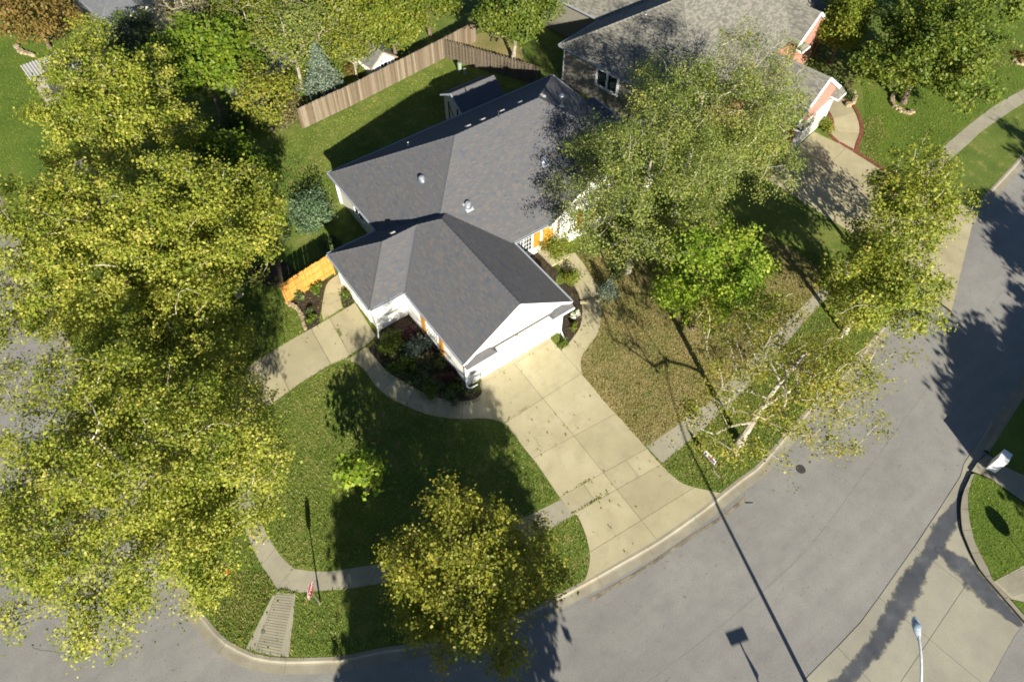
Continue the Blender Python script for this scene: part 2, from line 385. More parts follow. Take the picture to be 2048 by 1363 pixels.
# ------------------------------------------------------------------ vegetation helpers
def quads_mesh(name, V, tint, mat, nv=4):
    n = len(V)//nv; me = bpy.data.meshes.new(name)
    me.vertices.add(n*nv); me.vertices.foreach_set('co', V.astype(np.float32).ravel())
    me.loops.add(n*nv); me.loops.foreach_set('vertex_index', np.arange(n*nv, dtype=np.int32))
    me.polygons.add(n); me.polygons.foreach_set('loop_start', np.arange(0, n*nv, nv, dtype=np.int32))
    me.polygons.foreach_set('loop_total', np.full(n, nv, dtype=np.int32))
    a = me.attributes.new('tint', 'FLOAT', 'FACE'); a.data.foreach_set('value', tint.astype(np.float32))
    me.materials.append(mat); me.update(calc_edges=True); return me
def leaf_quads(C, size, rng, upbias=.6, outward=None, aspect=.8):
    n = len(C); nr = rng.normal(size=(n, 3)); nr[:, 2] = np.abs(nr[:, 2])+upbias
    if outward is not None: nr += outward
    nr /= np.linalg.norm(nr, axis=1)[:, None]
    a = np.cross(nr, rng.normal(size=(n, 3))); a /= np.linalg.norm(a, axis=1)[:, None]+1e-9; b = np.cross(nr, a)
    s = size*(.5+1.0*rng.random(n)**1.2)[:, None]
    V = np.empty((n, 4, 3)); w = s*aspect*.5
    V[:, 0] = C-a*s*.5; V[:, 1] = C+b*w+nr*s*.13+a*s*.05; V[:, 2] = C+a*s*.5; V[:, 3] = C-b*w+nr*s*.13+a*s*.05
    return V.reshape(-1, 3)
def tree(name, label, base, h, r, z0, ntips, leaves, lsize, lmat, bmat, tr=.22, lean=(0, 0), seed=1, shape='round', group=None,
         cat='tree', spread=.34, upb=.6, shell=.42, rx=1.0, rot=0.0, tintsh=0.0, flat=.65, limb=1.0, aspect=.8, limbs=0, fill=.45):
    rng = np.random.default_rng(seed); root = empty(name, (base[0], base[1], 0), 0, label, cat, group)
    ntips = int(ntips*1.6) if spread == .34 else ntips; zc, rz = (h+z0)/2, (h-z0)/2
    nl = limbs or max(7, int(6+r*2.1)); D = []
    for k in range(nl):                                              # limbs spread over the upper sphere
        zz = -.45+1.43*((k+.5)/nl); a = k*2.39996+rng.normal()*.25; q = math.sqrt(max(0, 1-min(.98, abs(zz))**2)); D.append(np.array((q*math.cos(a), q*math.sin(a), zz)))
    tips = []; own = rng.random(nl)*.45+.72; vol = own**2; vol /= vol.sum(); cr, sr = math.cos(rot), math.sin(rot)
    for k in range(nl):
        d = D[k]; m = max(3, int(round(ntips*vol[k]))); wid = .30 if shape != 'column' else .22
        sc = 1.0
        if shape in ('egg', 'column'): sc = 1.10-.36*d[2]
        end = np.array((d[0]*r*sc*rx, d[1]*r*sc, d[2]*rz))*own[k]; end[2] = end[2]+zc
        st = np.array((0, 0, max(z0*.9, min(end[2]-.3*r, zc-.15*rz)-.25*rz)))
        ax = end-st; L_ = np.linalg.norm(ax); ax /= L_; p1 = np.cross(ax, (.3, .2, .9)); p1 /= np.linalg.norm(p1); p2 = np.cross(ax, p1)
        for _ in range(m):
            t = .28+.74*rng.random()**.8; prof = math.sin(min(1, (t-.1)/.95)*math.pi*.93+.12)**.7*wid*L_*1.05
            a, q = rng.random()*6.283, rng.random()**.55
            P = st+ax*L_*t+(p1*math.cos(a)+p2*math.sin(a))*prof*q; P[2] += .06*L_*math.sin(t*3.1)
            P = np.array((P[0]*cr-P[1]*sr, P[0]*sr+P[1]*cr, P[2])); f = P[2]/h; P[:2] += np.array(lean)*f*f
            if P[2] > z0*.6 and P[2] < h*1.04: tips.append(P)
    for _ in range(int(ntips*fill)):                                 # inner twigs that close the gaps between the limbs
        d = rng.normal(size=3); d /= np.linalg.norm(d); q = .35+.52*rng.random()**.6; sc = 1.08-.36*d[2] if shape in ('egg', 'column') else 1.0
        P = np.array((d[0]*r*rx*sc*q, d[1]*r*sc*q, zc+d[2]*rz*q)); P = np.array((P[0]*cr-P[1]*sr, P[0]*sr+P[1]*cr, P[2])); f = P[2]/h; P[:2] += np.array(lean)*f*f
        if P[2] > z0*.7: tips.append(P)
    tips = np.array(tips)
    # skeleton
    nodes = []; par = []; cnt = []
    top = h*.8; nt_ = max(6, int(top/.7)); wob = rng.normal(size=2)*.12
    for k in range(nt_+1):
        z = top*k/nt_; f = z/h
        nodes.append(np.array((lean[0]*f*f+wob[0]*math.sin(z*.9), lean[1]*f*f+wob[1]*math.sin(z*.7+1)-wob[1]*.84, z))); par.append(k-1); cnt.append(0)
    ntr = len(nodes); order = np.argsort(np.linalg.norm(tips[:, :2]-np.array([lean[0]*.4, lean[1]*.4]), axis=1)+.15*tips[:, 2])
    branches = []; zmin = z0*.6; br_of = {}
    for ti in order:
        q = tips[ti]; A = np.array(nodes); dv = q-A; dist = np.linalg.norm(dv, axis=1)
        cost = dist+np.maximum(0, .35*np.linalg.norm(dv[:, :2], axis=1)-dv[:, 2])*.9
        cost[:ntr] += np.where(A[:ntr, 2] < zmin, 50, 0)+.25
        j = int(np.argmin(cost)); p = nodes[j]; ids = [j]
        for k, t in enumerate((.35, .7, 1.0)):
            m = p+(q-p)*t; m = m+rng.normal(size=3)*dist[j]*.032; m[2] += math.sin(t*math.pi)*dist[j]*(.06 if t < 1 else 0)
            nodes.append(m); par.append(ids[-1]); cnt.append(0); ids.append(len(nodes)-1)
        br_of[int(ti)] = ids; branches.append(ids)
    cnt = np.zeros(len(nodes))
    for b_ in branches: cnt[b_[-1]] += 1
    for k in range(len(nodes)-1, 0, -1): cnt[par[k]] += cnt[k]
    rad = np.maximum(.012, tr*limb*(cnt/len(tips))**.5*.75)
    for k in range(ntr):
        f = nodes[k][2]/top; rad[k] = max(rad[k], tr*(1-.72*f)*(1.35 if k == 0 else 1))
    mb = MB(); mb.tube([nodes[k] for k in range(ntr)], [rad[k] for k in range(ntr)], 8)
    for b_ in branches:
        rr = [rad[k] for k in b_]; rr[0] = min(rr[0], rr[1]*1.5)
        mb.tube([nodes[k] for k in b_], rr, 5 if rr[1] > .03 else 3, False)
    mb.build('trunk', M[bmat] if isinstance(bmat, str) else bmat, root)
    # leaves
    per = rng.dirichlet(np.full(len(tips), 6.0))*leaves; C = []; T = []; O = []
    for ti, (q, n_) in enumerate(zip(tips, per)):
        n_ = int(n_); b_ = br_of[ti]
        c = q+rng.normal(size=(n_, 3))*np.array((spread, spread, spread*flat))
        back = rng.random(n_) < .25
        c[back] += (nodes[b_[1]]-q)*rng.random((n_, 1))[back]*.8
        C.append(c); T.append(np.clip(rng.normal(.45+tintsh+.14*rng.normal(), .2, n_), 0, 1)); O.append(np.tile((q-np.array((lean[0]*.4, lean[1]*.4, zc)))/max(r, rz)*.8, (n_, 1)))
    C = np.concatenate(C); T = np.concatenate(T); O = np.concatenate(O); C[:, 2] = np.maximum(C[:, 2], .15)
    me = quads_mesh('crown', leaf_quads(C, lsize, rng, upb, O, aspect), T, L[lmat])
    o = bpy.data.objects.new('crown', me); COL.objects.link(o); o.parent = root
    return root
def shrub(name, label, base, r, h, leaves, lsize, lmat, seed=1, cat='shrub', group=None, z=0.0, stems=True, upb=.7, tint=0.0):
    rng = np.random.default_rng(seed); root = empty(name, (base[0], base[1], z), 0, label, cat, group)
    k = max(5, int(leaves/90)); d = rng.normal(size=(k, 3)); d /= np.linalg.norm(d, axis=1)[:, None]; d[:, 2] = np.abs(d[:, 2])
    c0 = d*np.array((r*.78, r*.78, h*.8))*(rng.random((k, 1))**.35); c0[:, 2] += .08*h
    ix = rng.integers(0, k, leaves); c0 *= (.65+.6*rng.random((k, 1))); rc = (.5+1.1*rng.random(k))[ix][:, None]; C = c0[ix]+rng.normal(size=(leaves, 3))*np.array((r*.17, r*.17, h*.14))*rc
    C[:, 2] = np.maximum(C[:, 2], .03)
    T = np.clip(.45+tint+(rng.normal(size=k)*.16)[ix]+rng.normal(size=leaves)*.18, 0, 1)
    o = bpy.data.objects.new('foliage', quads_mesh('foliage', leaf_quads(C, lsize, rng, upb, d[ix]*.5), T, L[lmat])); COL.objects.link(o); o.parent = root
    if stems:
        mb = MB()
        for c in c0[:14]: mb.tube([(0, 0, 0), c*np.array((.4, .4, .6)), c], [.025, .016, .006], 4, False)
        mb.build('stem', M['bark_brown'], root)
    return root
def conifer(name, label, base, h, r, n, lmat, seed=1, group=None, cat='tree', size=.16):
    rng = np.random.default_rng(seed); root = empty(name, (base[0], base[1], 0), 0, label, cat, group)
    mb = MB(); mb.tube([(0, 0, 0), (0, 0, h*.5), (0, 0, h*.97)], [.03*h, .018*h, .006], 6)
    C = []; tot = 0
    tiers = max(8, int(h*4))
    for k in range(tiers):
        f = (k+.5)/tiers; z = h*(.06+.9*f); rr = r*(1-f)**.85+.05; m = max(5, int(13*(1-f)+4)); a0 = rng.random()*6.28
        for j in range(m):
            a = a0+6.28*j/m+rng.normal()*.12; L_ = rr*(.82+.3*rng.random()); e = np.array((math.cos(a)*L_, math.sin(a)*L_, -.22*L_))
            mb.tube([(0, 0, z), tuple(np.array((0, 0, z))+e)], [.012, .004], 3, False)
            q = int(n*L_/(r*tiers*m*.5)); t = rng.random(q)**.6
            C.append(np.array((0, 0, z))+e*t[:, None]+rng.normal(size=(q, 3))*np.array((.09, .09, .05))*(.5+L_*.5))
    C = np.concatenate(C); C[:, 2] = np.maximum(C[:, 2], .08); T = np.clip(rng.normal(.5, .24, len(C)), 0, 1)
    mb.build('trunk', M['bark_brown'], root)
    o = bpy.data.objects.new('crown', quads_mesh('crown', leaf_quads(C, size, rng, .3, None, .45), T, L[lmat])); COL.objects.link(o); o.parent = root
    return root
def blades(name, label, poly, dens, mat, seed, hgt=.085, w=.042, holes=(), z=0.0):
    rng = np.random.default_rng(seed); P = np.array(poly)[:, :2]; lo, hi = P.min(0), P.max(0)
    n = int((hi-lo).prod()*dens); Q = lo+rng.random((n, 2))*(hi-lo); k = inside(Q, poly)
    for h_ in holes: k &= ~inside(Q, h_)
    Q = Q[k]; n = len(Q); a = rng.random(n)*6.28; s = (.6+.8*rng.random(n))
    d = np.stack((np.cos(a), np.sin(a)), 1); lean = rng.normal(size=(n, 2))*hgt*.7
    V = np.empty((n, 3, 3)); V[:, 0, :2] = Q-d*w*.5; V[:, 1, :2] = Q+d*w*.5; V[:, 2, :2] = Q+lean
    V[:, 0, 2] = z; V[:, 1, 2] = z; V[:, 2, 2] = z+hgt*s
    big = np.sin(Q[:, 0]*.9+1.3*np.sin(Q[:, 1]*.7))*np.sin(Q[:, 1]*.8+seed)
    T = np.clip(rng.normal(.43+.14*big, .29, n), 0, 1)
    o = bpy.data.objects.new(name, quads_mesh(name, V.reshape(-1, 3), T, L[mat], 3)); COL.objects.link(o)
    return tag(o, label, 'grass', kind='stuff')

# ------------------------------------------------------------------ ground, road, lots
g = MB(); g.face([(-2000, -2000, -.30), (2000, -2000, -.30), (2000, 2000, -.30), (-2000, 2000, -.30)])
struct(g.build('ground', M['lawn']))
g = MB(); g.face([(-75, -75, -.13), (120, -75, -.13), (120, 110, -.13), (-75, 110, -.13)])
struct(g.build('road', M['asphalt']))

kerb_line = [(-19.0, 90), (-18.9, 31), (-18.6, 15), (-18.35, 2)] + ats([(389, 1201), (403, 1220), (423, 1247), (450, 1276), (483, 1295), (505, 1305), (538, 1312), (580, 1315), (620, 1314), (683, 1311), (759, 1295), (847, 1282), (960, 1254), (1060, 1216), (1175, 1156), (1246, 1116), (1314, 1077), (1402, 1016), (1443, 983), (1492, 945), (1519, 924), (1613, 818), (1710, 718), (1840, 553), (1958, 403), (2048, 305)])
p, q = np.array(kerb_line[-2]), np.array(kerb_line[-1]); kerb_line.append(tuple(q+(q-p)*6))
kerb_s = smooth(kerb_line, 5)
lot = [tuple(x) for x in kerb_s] + [(120, 20), (120, 110), (-19, 110)]
g = MB(); g.prism(lot, -.25, 0); struct(g.build('lawn', M['lawn']))

def kerb_run(name, line, seg, rev=False, zlo=-.125):
    L_ = plen(line); n = max(2, int(L_/seg)); pts = resample(line, n*4+1)
    prof = [(-.012, -.2), (0, .012), (.15, .006), (.23, -.085), (.30, -.100), (.66, zlo)]
    offs = [(offset(pts, (d if rev else -d)), z) for d, z in prof]
    base = MB(); a, b = offset(pts, -.02 if rev else .02), offset(pts, .65 if rev else -.65)
    for i in range(len(pts)-1): base.face([(*a[i], -.128), (*b[i], -.128), (*b[i+1], -.128), (*a[i+1], -.128)])
    root = struct(base.build(name, M['joint']))
    for k in range(n):
        mb = MB(); ends = []
        for j in range(5):
            i = k*4+j; row = []
            for o, z in offs:
                x = o[i].copy()
                if j == 0: x = x+(o[i+1]-o[i])*(.010/(np.linalg.norm(o[i+1]-o[i])+1e-9))
                row.append((x[0], x[1], z))
            ends.append(row)
        for j in range(4):
            for m in range(len(prof)-1): mb.face([ends[j][m], ends[j][m+1], ends[j+1][m+1], ends[j+1][m]])
        mb.build('kerb_section', M['kerb'], root)
    return root
vis = [p for p in kerb_s if not (p[1] > 48 or p[0] > 75)]
kerb_run('kerb', vis, 3.0)
# silt and rust stains lying in the gutter in front of the big driveway
gl = resample(smooth(ats([(1176, 1196), (1225, 1168), (1282, 1135), (1335, 1100), (1388, 1064), (1450, 1025), (1492, 988)]), 5), 60)
g = MB(); a = offset(gl, .10); b = offset(gl, -.06)
for i in range(59):
    wv = .02*math.sin(i*.23)+.025*math.sin(i*.61)
    nrm = (b[i]-a[i])/np.linalg.norm(b[i]-a[i]); nr2 = (b[i+1]-a[i+1])/np.linalg.norm(b[i+1]-a[i+1])
    w2 = .02*math.sin((i+1)*.23)+.025*math.sin((i+1)*.61)
    g.face([(*(b[i]-nrm*.05), -.121), (*(b[i]+nrm*(.10+wv)), -.1255), (*(b[i+1]+nr2*(.10+w2)), -.1255), (*(b[i+1]-nr2*.05), -.121)])
struct(g.build('gutter_silt', M['gutter_stain']))
# fine sealed seam running along the road
for pts in ([(1282, 1375), (1450, 1245), (1610, 1103), (1734, 942), (1856, 776), (1960, 640), (2060, 520)], [(300, 1185), (310, 1280), (325, 1380)]):
    sl_ = resample(smooth(ats(pts), 6), 80); g = MB(); a, b = offset(sl_, .018), offset(sl_, -.018)
    for i in range(79): g.face([(*a[i], -.126), (*b[i], -.126), (*b[i+1], -.126), (*a[i+1], -.126)])
    struct(g.build('road_seam', plain('seam_sand', (.22, .21, .185), .95)))
for pts in ([(0, 1235), (40, 1222), (75, 1210)], [(0, 1262), (60, 1240), (80, 1232)]):
    sl_ = resample(smooth(ats(pts), 6), 20); g = MB(); a, b = offset(sl_, .02), offset(sl_, -.02)
    for i in range(19): g.face([(*a[i], -.126), (*b[i], -.126), (*b[i+1], -.126), (*a[i+1], -.126)])
    struct(g.build('road_crack', M['joint']))

# slabs: a dark joint bed, each slab a child of it
def slab_group(name, outline, polys, mat, z=.012, thick=.10, gap=.014, bed=True):
    mb = MB(); mb.prism(outline, -.12, z-.010); root = struct(mb.build(name, M['joint']))
    for poly in polys:
        if len(poly) < 3: continue
        P = np.array(poly)[:, :2]; A = 0
        x, y = P[:, 0], P[:, 1]; A = .5*np.sum(x*np.roll(y, -1)-np.roll(x, -1)*y)
        if abs(A) < .02: continue
        if A < 0: P = P[::-1]
        keep = [0]
        for i in range(1, len(P)):
            if np.linalg.norm(P[i]-P[keep[-1]]) > .01: keep.append(i)
        P = P[keep]
        if len(P) < 3: continue
        e = np.roll(P, -1, 0)-P; e /= np.linalg.norm(e, axis=1)[:, None]+1e-9; nrm = np.stack((-e[:, 1], e[:, 0]), 1)
        m = nrm+np.roll(nrm, 1, 0); m /= np.maximum(.35, np.linalg.norm(m, axis=1))[:, None]
        Q = P+m*gap
        s = MB(); s.prism([tuple(p) for p in Q], z-thick, z+random.uniform(-.002, .002)); s.build('slab', M[mat], root)
    return root
def strip_slabs(name, left, right, seg, mat, z=.012, gap=.012):
    n = max(2, int(round((plen(left)+plen(right))/2/seg))); k = 4
    a, b = resample(left, n*k+1), resample(right, n*k+1)
    polys = [[tuple(a[i]) for i in range(j*k, j*k+k+1)]+[tuple(b[i]) for i in range(j*k+k, j*k-1, -1)] for j in range(n)]
    out = [tuple(x) for x in a]+[tuple(x) for x in b[::-1]]
    return slab_group(name, out, polys, mat, z, gap=gap), out

# big driveway in front of the garage
dl = smooth(ats([(982, 838), (1003, 844), (1018, 856), (1042, 888), (1075, 930), (1117, 991), (1144, 1028), (1154, 1031), (1168, 1061), (1177, 1093), (1179, 1121), (1173, 1149), (1166, 1164)]), 4)
dr = smooth(ats([(1109, 686), (1162, 746), (1191, 780), (1219, 814), (1250, 846), (1291, 893), (1324, 930), (1353, 957), (1376, 970), (1409, 978), (1441, 985)]), 4)
top = [at(1109, 686), (4.95, -.02), (-.1, -.02), at(960, 778)]
drive = [at(960, 772)]+dl+[at(1246, 1118), at(1314, 1079), at(1402, 1018)]+dr[::-1]+[(4.95, -.03), (-.08, -.03)]
joints = [((1008, 847), (1163, 746)), ((1069, 914), (1232, 826)), ((1126, 990), (1299, 893)), ((1143.5, 1029), (1326, 926)), ((1193, 1095), (1374, 983))]
cl = ats([(1031, 730), (1104, 816), (1155, 880), (1209, 943), (1239, 977), (1285, 1037), (1314, 1079)])
polys = []; rest = drive
for k, (a, b) in enumerate(joints+[None]*1 if False else joints):
    A, B = at(*a), at(*b)
    upper = clip(rest, A, B); rest = clip(rest, B, A)
    c0, c1 = cl[0], cl[2] if k < 2 else cl[-1]
    if k >= 2: c0 = cl[2]
    polys += [clip(upper, c0, c1), clip(upper, c1, c0)]
polys += [clip(rest, cl[2], cl[-1]), clip(rest, cl[-1], cl[2])]
fin = []
for pl in polys:                                                     # narrow row between the two joints is cut once more
    if len(pl) < 3: continue
    c = np.mean(np.array(pl), axis=0); fin.append(pl)
x1, x2 = at(1168, 969), at(1191, 1002); x3, x4 = at(1252, 921), at(1278, 953)
out = []
for k, pl in enumerate(fin):
    if k == 6 or k == 7:
        a, b = (x1, x2) if np.mean(np.array(pl), axis=0)[0] < at(1239, 977)[0] else (x3, x4)
        out += [clip(pl, a, b), clip(pl, b, a)]
    else: out.append(pl)
slab_group('driveway', drive, out, 'conc_gold')
# apron strip under the garage door
slab_group('garage_threshold', [(-.12, -.02), (4.98, -.02), (4.98, -.30), (-.12, -.30)], [[(-.12, -.02), (4.98, -.02), (4.98, -.30), (-.12, -.30)]], 'conc_gold', .022)

# curved front walk from the big driveway to the side driveway
fw_l = smooth(ats([(689, 719), (716, 728), (735, 748), (741, 758), (754, 775), (778, 794), (819, 815), (867, 832), (925, 838), (963, 836), (985, 838)]), 4)
fw_r = smooth(ats([(737, 690), (740, 702), (750, 714), (758, 724), (778, 744.5), (812, 765), (843, 782), (888, 798), (929, 802), (955, 796), (966, 780)]), 4)
_, front_walk = strip_slabs('front_walk', fw_r, fw_l, 1.5, 'conc_gold', .012)
# side driveway to the small garage
su = ats([(710, 605), (662, 634), (623, 656.5), (591, 674), (527, 712)]); sl2 = ats([(752, 671), (737, 687), (689, 718), (662, 728), (636, 744), (599, 767), (559, 796)])
p, q = np.array(su[-2]), np.array(su[-1]); su.append((-18.4, q[1]+(q[1]-p[1])/(q[0]-p[0])*(-18.4-q[0])))
p, q = np.array(sl2[-2]), np.array(sl2[-1]); sl2.append((-18.4, q[1]+(q[1]-p[1])/(q[0]-p[0])*(-18.4-q[0])))
side_drive = su+sl2[::-1]; sp = []; rest = side_drive
for a, b in (((622.6, 658), (662, 728)), ((540, 705), (580, 783)), ((440, 765), (470, 850))):
    A, B = at(*a), at(*b); sp.append(clip(rest, A, B)); rest = clip(rest, B, A)
sp.append(rest)
o2 = []
for k, pl in enumerate(sp):
    if k == 0: A, B = at(659, 636), at(701, 712); o2 += [clip(pl, A, B), clip(pl, B, A)]
    else: o2.append(pl)
slab_group('side_driveway', side_drive, o2, 'conc_gold', .010)
_, gate_path = strip_slabs('gate_path', smooth(ats([(646, 640), (643, 620), (649, 583), (657, 563), (680, 545)]), 4), smooth(ats([(686, 615), (681, 598), (684, 583), (693, 568), (705, 556)]), 4), .95, 'conc_gold', .008)
# walk to the front door
rw_o = smooth(ats([(1164, 748), (1163, 716), (1181, 688), (1197, 664), (1203, 633), (1202.5, 600), (1196, 570), (1182, 552), (1168, 528), (1150, 505)]), 4)
rw_i = smooth(ats([(1114, 692), (1123, 698), (1144, 677.5), (1161, 650), (1164.5, 619), (1161, 600), (1153, 580), (1138, 555), (1120, 533), (1102, 515)]), 4)
_, door_walk = strip_slabs('door_walk', rw_i, rw_o, 1.5, 'conc_gold', .014)
g = MB(); a, b = at(1160, 606), at(1203, 599); g.bar((*a, .05), (*b, .05), .16, .12); struct(g.build('step', M['conc_gold']))

# pavements
pl_ = smooth(ats([(452, 906), (478, 1023), (512, 1110), (527, 1136), (553, 1176)]), 4); pr_ = smooth(ats([(474, 903), (493, 952), (512, 1008), (534, 1068), (564, 1113), (588, 1136)]), 4)
pl_ = [(-13.9, 33.0), (-13.9, 20)]+pl_; pr_ = [(-12.7, 33.0), (-12.75, 20)]+pr_
_, walk_w = strip_slabs('pavement', pl_, pr_, 1.5, 'conc_grey', .006)
a = smooth(ats([(588, 1136), (640, 1142), (683, 1138), (783, 1121), (880, 1096), (990, 1058), (1066, 1025), (1122, 998)]), 4)
b = smooth(ats([(553, 1176), (597, 1184), (641, 1181), (700, 1176), (780, 1162), (890, 1135), (1010, 1097), (1085, 1065), (1146, 1030)]), 4)
_, walk_s = strip_slabs('pavement', b, a, 1.5, 'conc_grey', .006)
a = smooth(ats([(1293, 893), (1356, 848.5), (1410, 809), (1450, 770), (1504, 717), (1594, 623), (1668, 550), (1720, 490)]), 4)
b = smooth(ats([(1325, 926), (1392, 870), (1428, 838), (1518, 750), (1617, 635), (1690, 560), (1745, 508)]), 4)
_, walk_e = strip_slabs('pavement', b, a, 1.5, 'conc_grey', .006)
a = smooth(ats([(1808, 373), (1835, 349), (1884, 296), (1949, 241), (1999, 205), (2048, 178), (2110, 145)]), 4); b = smooth(ats([(1866, 352), (1893, 326), (1940, 285), (1970, 258), (2048, 206), (2110, 172)]), 4)
_, walk_n = strip_slabs('pavement', b, a, 1.5, 'conc_grey', .006)
# grooved kerb ramp: every rib is a piece of its own
ramp_o = ats([(545, 1190), (591, 1188), (586, 1240), (577, 1313), (492, 1296)])
mb = MB(); mb.prism(ramp_o, -.12, .004); rr_ = struct(mb.build('kerb_ramp', M['conc_grey']))
TL, TR, BL, BR = [np.array(at(*p)) for p in ((554, 1183), (589, 1186), (511, 1303), (560, 1313))]
nb_ = 23
for k in range(nb_):
    f0, f1 = k/nb_, (k+1)/nb_; f1 -= .16/nb_
    q = [TL+(BL-TL)*f0, TR+(BR-TR)*f0, TR+(BR-TR)*f1, TL+(BL-TL)*f1]
    s = MB(); s.prism([tuple(x) for x in q], -.05, .024); s.build('rib', M['conc_grey'], rr_)
s = MB(); c = at(527, 1263); s.lathe([(.11, .02), (.11, .030), (.05, .032)], (c[0], c[1], 0), 14); tag(s.build('utility_cover', M['steel']), 'small round grey utility cover set in the grooved ramp', 'cover')

# planting beds
def bed(poly, z=.008, mat='mulch'):
    mb = MB(); mb.prism(poly, -.1, z); return struct(mb.build('planting_bed', M[mat]))
bed_front = fw_r[1:]+[(-.9, -.35), (-.9, 6.6), (-3.2, 6.6), at(757, 672)]
bed(bed_front)
bed_right = rw_i[1:28]+[(6.2, 3.2), (5.7, 3.2), (5.7, -.2)]
bed(bed_right)
bed_gate = smooth(ats([(642, 655), (638, 640), (643, 615), (648, 583), (655, 564), (675, 548), (640, 566), (608, 585), (580, 605), (600, 614), (606, 640), (612, 660)]), 3, True)
bed(bed_gate)
bed(smooth(ats([(689, 616), (683, 600), (686, 585), (697, 570), (704, 590), (708, 605)]), 3, True), .009)
bed_door = [(5.8, 3.0), (6.3, 2.2)]+[at(1118, 545), at(1100, 520), (9.9, 5.5), (9.9, 6.2), (5.8, 6.2)]
bed(bed_door)
bed(smooth(ats([(560, 520), (600, 555), (545, 575), (500, 540)]), 3, True), .008, 'soil')
# drier grass east of the walk and at the kerb corner
dry_lawn = [tuple(x) for x in rw_o]+ats([(1230, 500), (1330, 440), (1470, 440), (1590, 500), (1650, 545)])+[tuple(x) for x in smooth(ats([(1668, 552), (1594, 625), (1504, 719), (1450, 772), (1410, 811), (1356, 850.5), (1293, 895)]), 3)]+ats([(1250, 848), (1219, 816), (1191, 782), (1165, 749)])
g = MB(); g.face([(x, y, .004) for x, y in dry_lawn]); struct(g.build('dry_lawn', M['dry']))
nw_dry = smooth(ats([(935, 95), (960, 66), (1010, 60), (1050, 120), (1000, 140)]), 3, True)
g = MB(); g.face([(x, y, .004) for x, y in nw_dry]); struct(g.build('dry_lawn', M['dry']))
corner_dry = smooth(ats([(420, 1150), (530, 1150), (548, 1185), (515, 1240), (488, 1285), (455, 1270), (425, 1235), (405, 1200)]), 3, True)
lush_ne = smooth(ats([(1728, 262), (1730, 225), (1740, 130), (1900, 60), (2048, 40), (2140, 40), (2110, 135), (2040, 178), (1950, 236), (1880, 294), (1826, 347), (1770, 335), (1735, 310)]), 3, True)
g = MB(); g.face([(x, y, .004) for x, y in lush_ne]); struct(g.build('lush_lawn', M['lush']))
lush_nw = [(-18.6, 24), (-14.2, 24), (-12, 40), (-9, 44), (-12, 70), (-18.9, 70)]
g = MB(); g.face([(x, y, .004) for x, y in lush_nw]); struct(g.build('lush_lawn', M['lush']))
brownyard = ats([(960, 60), (1010, -40), (1180, -60), (1196, 30), (1130, 50), (1060, 72)])
g = MB(); g.face([(x, y, .004) for x, y in brownyard]); struct(g.build('dry_lawn', M['dry']))

# cross gutter of concrete at the side street, its kerbed island and the pavement beyond
pan_w = ats([(1990, 832), (1930, 925), (1923, 950), (1880, 1017), (1831, 1091), (1760, 1192), (1724, 1241), (1678, 1290), (1616, 1352), (1550, 1440)])
pan_e = ats([(2060, 1250), (2048, 1241), (1987, 1171), (1957, 1134), (1935, 1088), (1923, 1051), (1923, 996), (1941, 948), (1960, 930)])
pan = pan_w+ats([(1900, 1500), (1987, 1352), (2033, 1269), (2048, 1249)])+pan_e[1:]
A1 = (at(1834, 1094), at(2046, 1254)); A2 = (at(1760, 1192), at(1966, 1363)); A3 = (at(1938, 1162), at(1803, 1363)); A4 = (at(1678, 1293), at(1745, 1363))
pieces = []
r1 = clip(pan, *A1); r2 = clip(pan, A1[1], A1[0])
up, lo = r1, clip(r2, *A2); lo2 = clip(r2, A2[1], A2[0])
A5 = (at(1884, 1010), at(1935, 1050)); pieces += [clip(up, *A5), clip(up, A5[1], A5[0])]
for s_ in (lo, ): pieces += [clip(s_, *A3), clip(s_, A3[1], A3[0])]
lo3, lo4 = clip(lo2, *A4), clip(lo2, A4[1], A4[0])
for s_ in (lo3, lo4): pieces += [clip(s_, *A3), clip(s_, A3[1], A3[0])]
slab_group('cross_gutter', pan, pieces, 'conc_pan', -.116, .02)
isl = smooth(ats([(1950, 946), (1938, 981), (1938, 1027), (1951, 1085), (1977, 1137), (1988, 1163)]), 5)
inn = smooth(ats([(1942, 948), (1923, 996), (1923, 1051), (1935, 1088), (1957, 1134), (1987, 1171), (2048, 1241), (2090, 1290)]), 5)
isl_poly = isl+ats([(2030, 1142), (2120, 1100), (2120, 1040), (2048, 1006), (1979, 957)])
g = MB(); g.prism(isl_poly, -.25, .01); struct(g.build('lawn', M['lush']))
kedge = smooth(ats([(1950, 946), (1938, 981), (1938, 1027), (1951, 1085), (1977, 1137), (1988, 1163), (2018, 1195), (2056, 1238), (2098, 1285)]), 5)
m_ = 25; ka, kb = resample(kedge, m_), resample(inn, m_)
strips = [[tuple(ka[i]), tuple(ka[i+1]), tuple(ka[i+2]), tuple(ka[i+3]), tuple(kb[i+3]), tuple(kb[i+2]), tuple(kb[i+1]), tuple(kb[i])] for i in range(0, m_-3, 3)]
rk = slab_group('island_kerb', [tuple(x) for x in ka]+[tuple(x) for x in kb[::-1]], strips, 'kerb', .012)
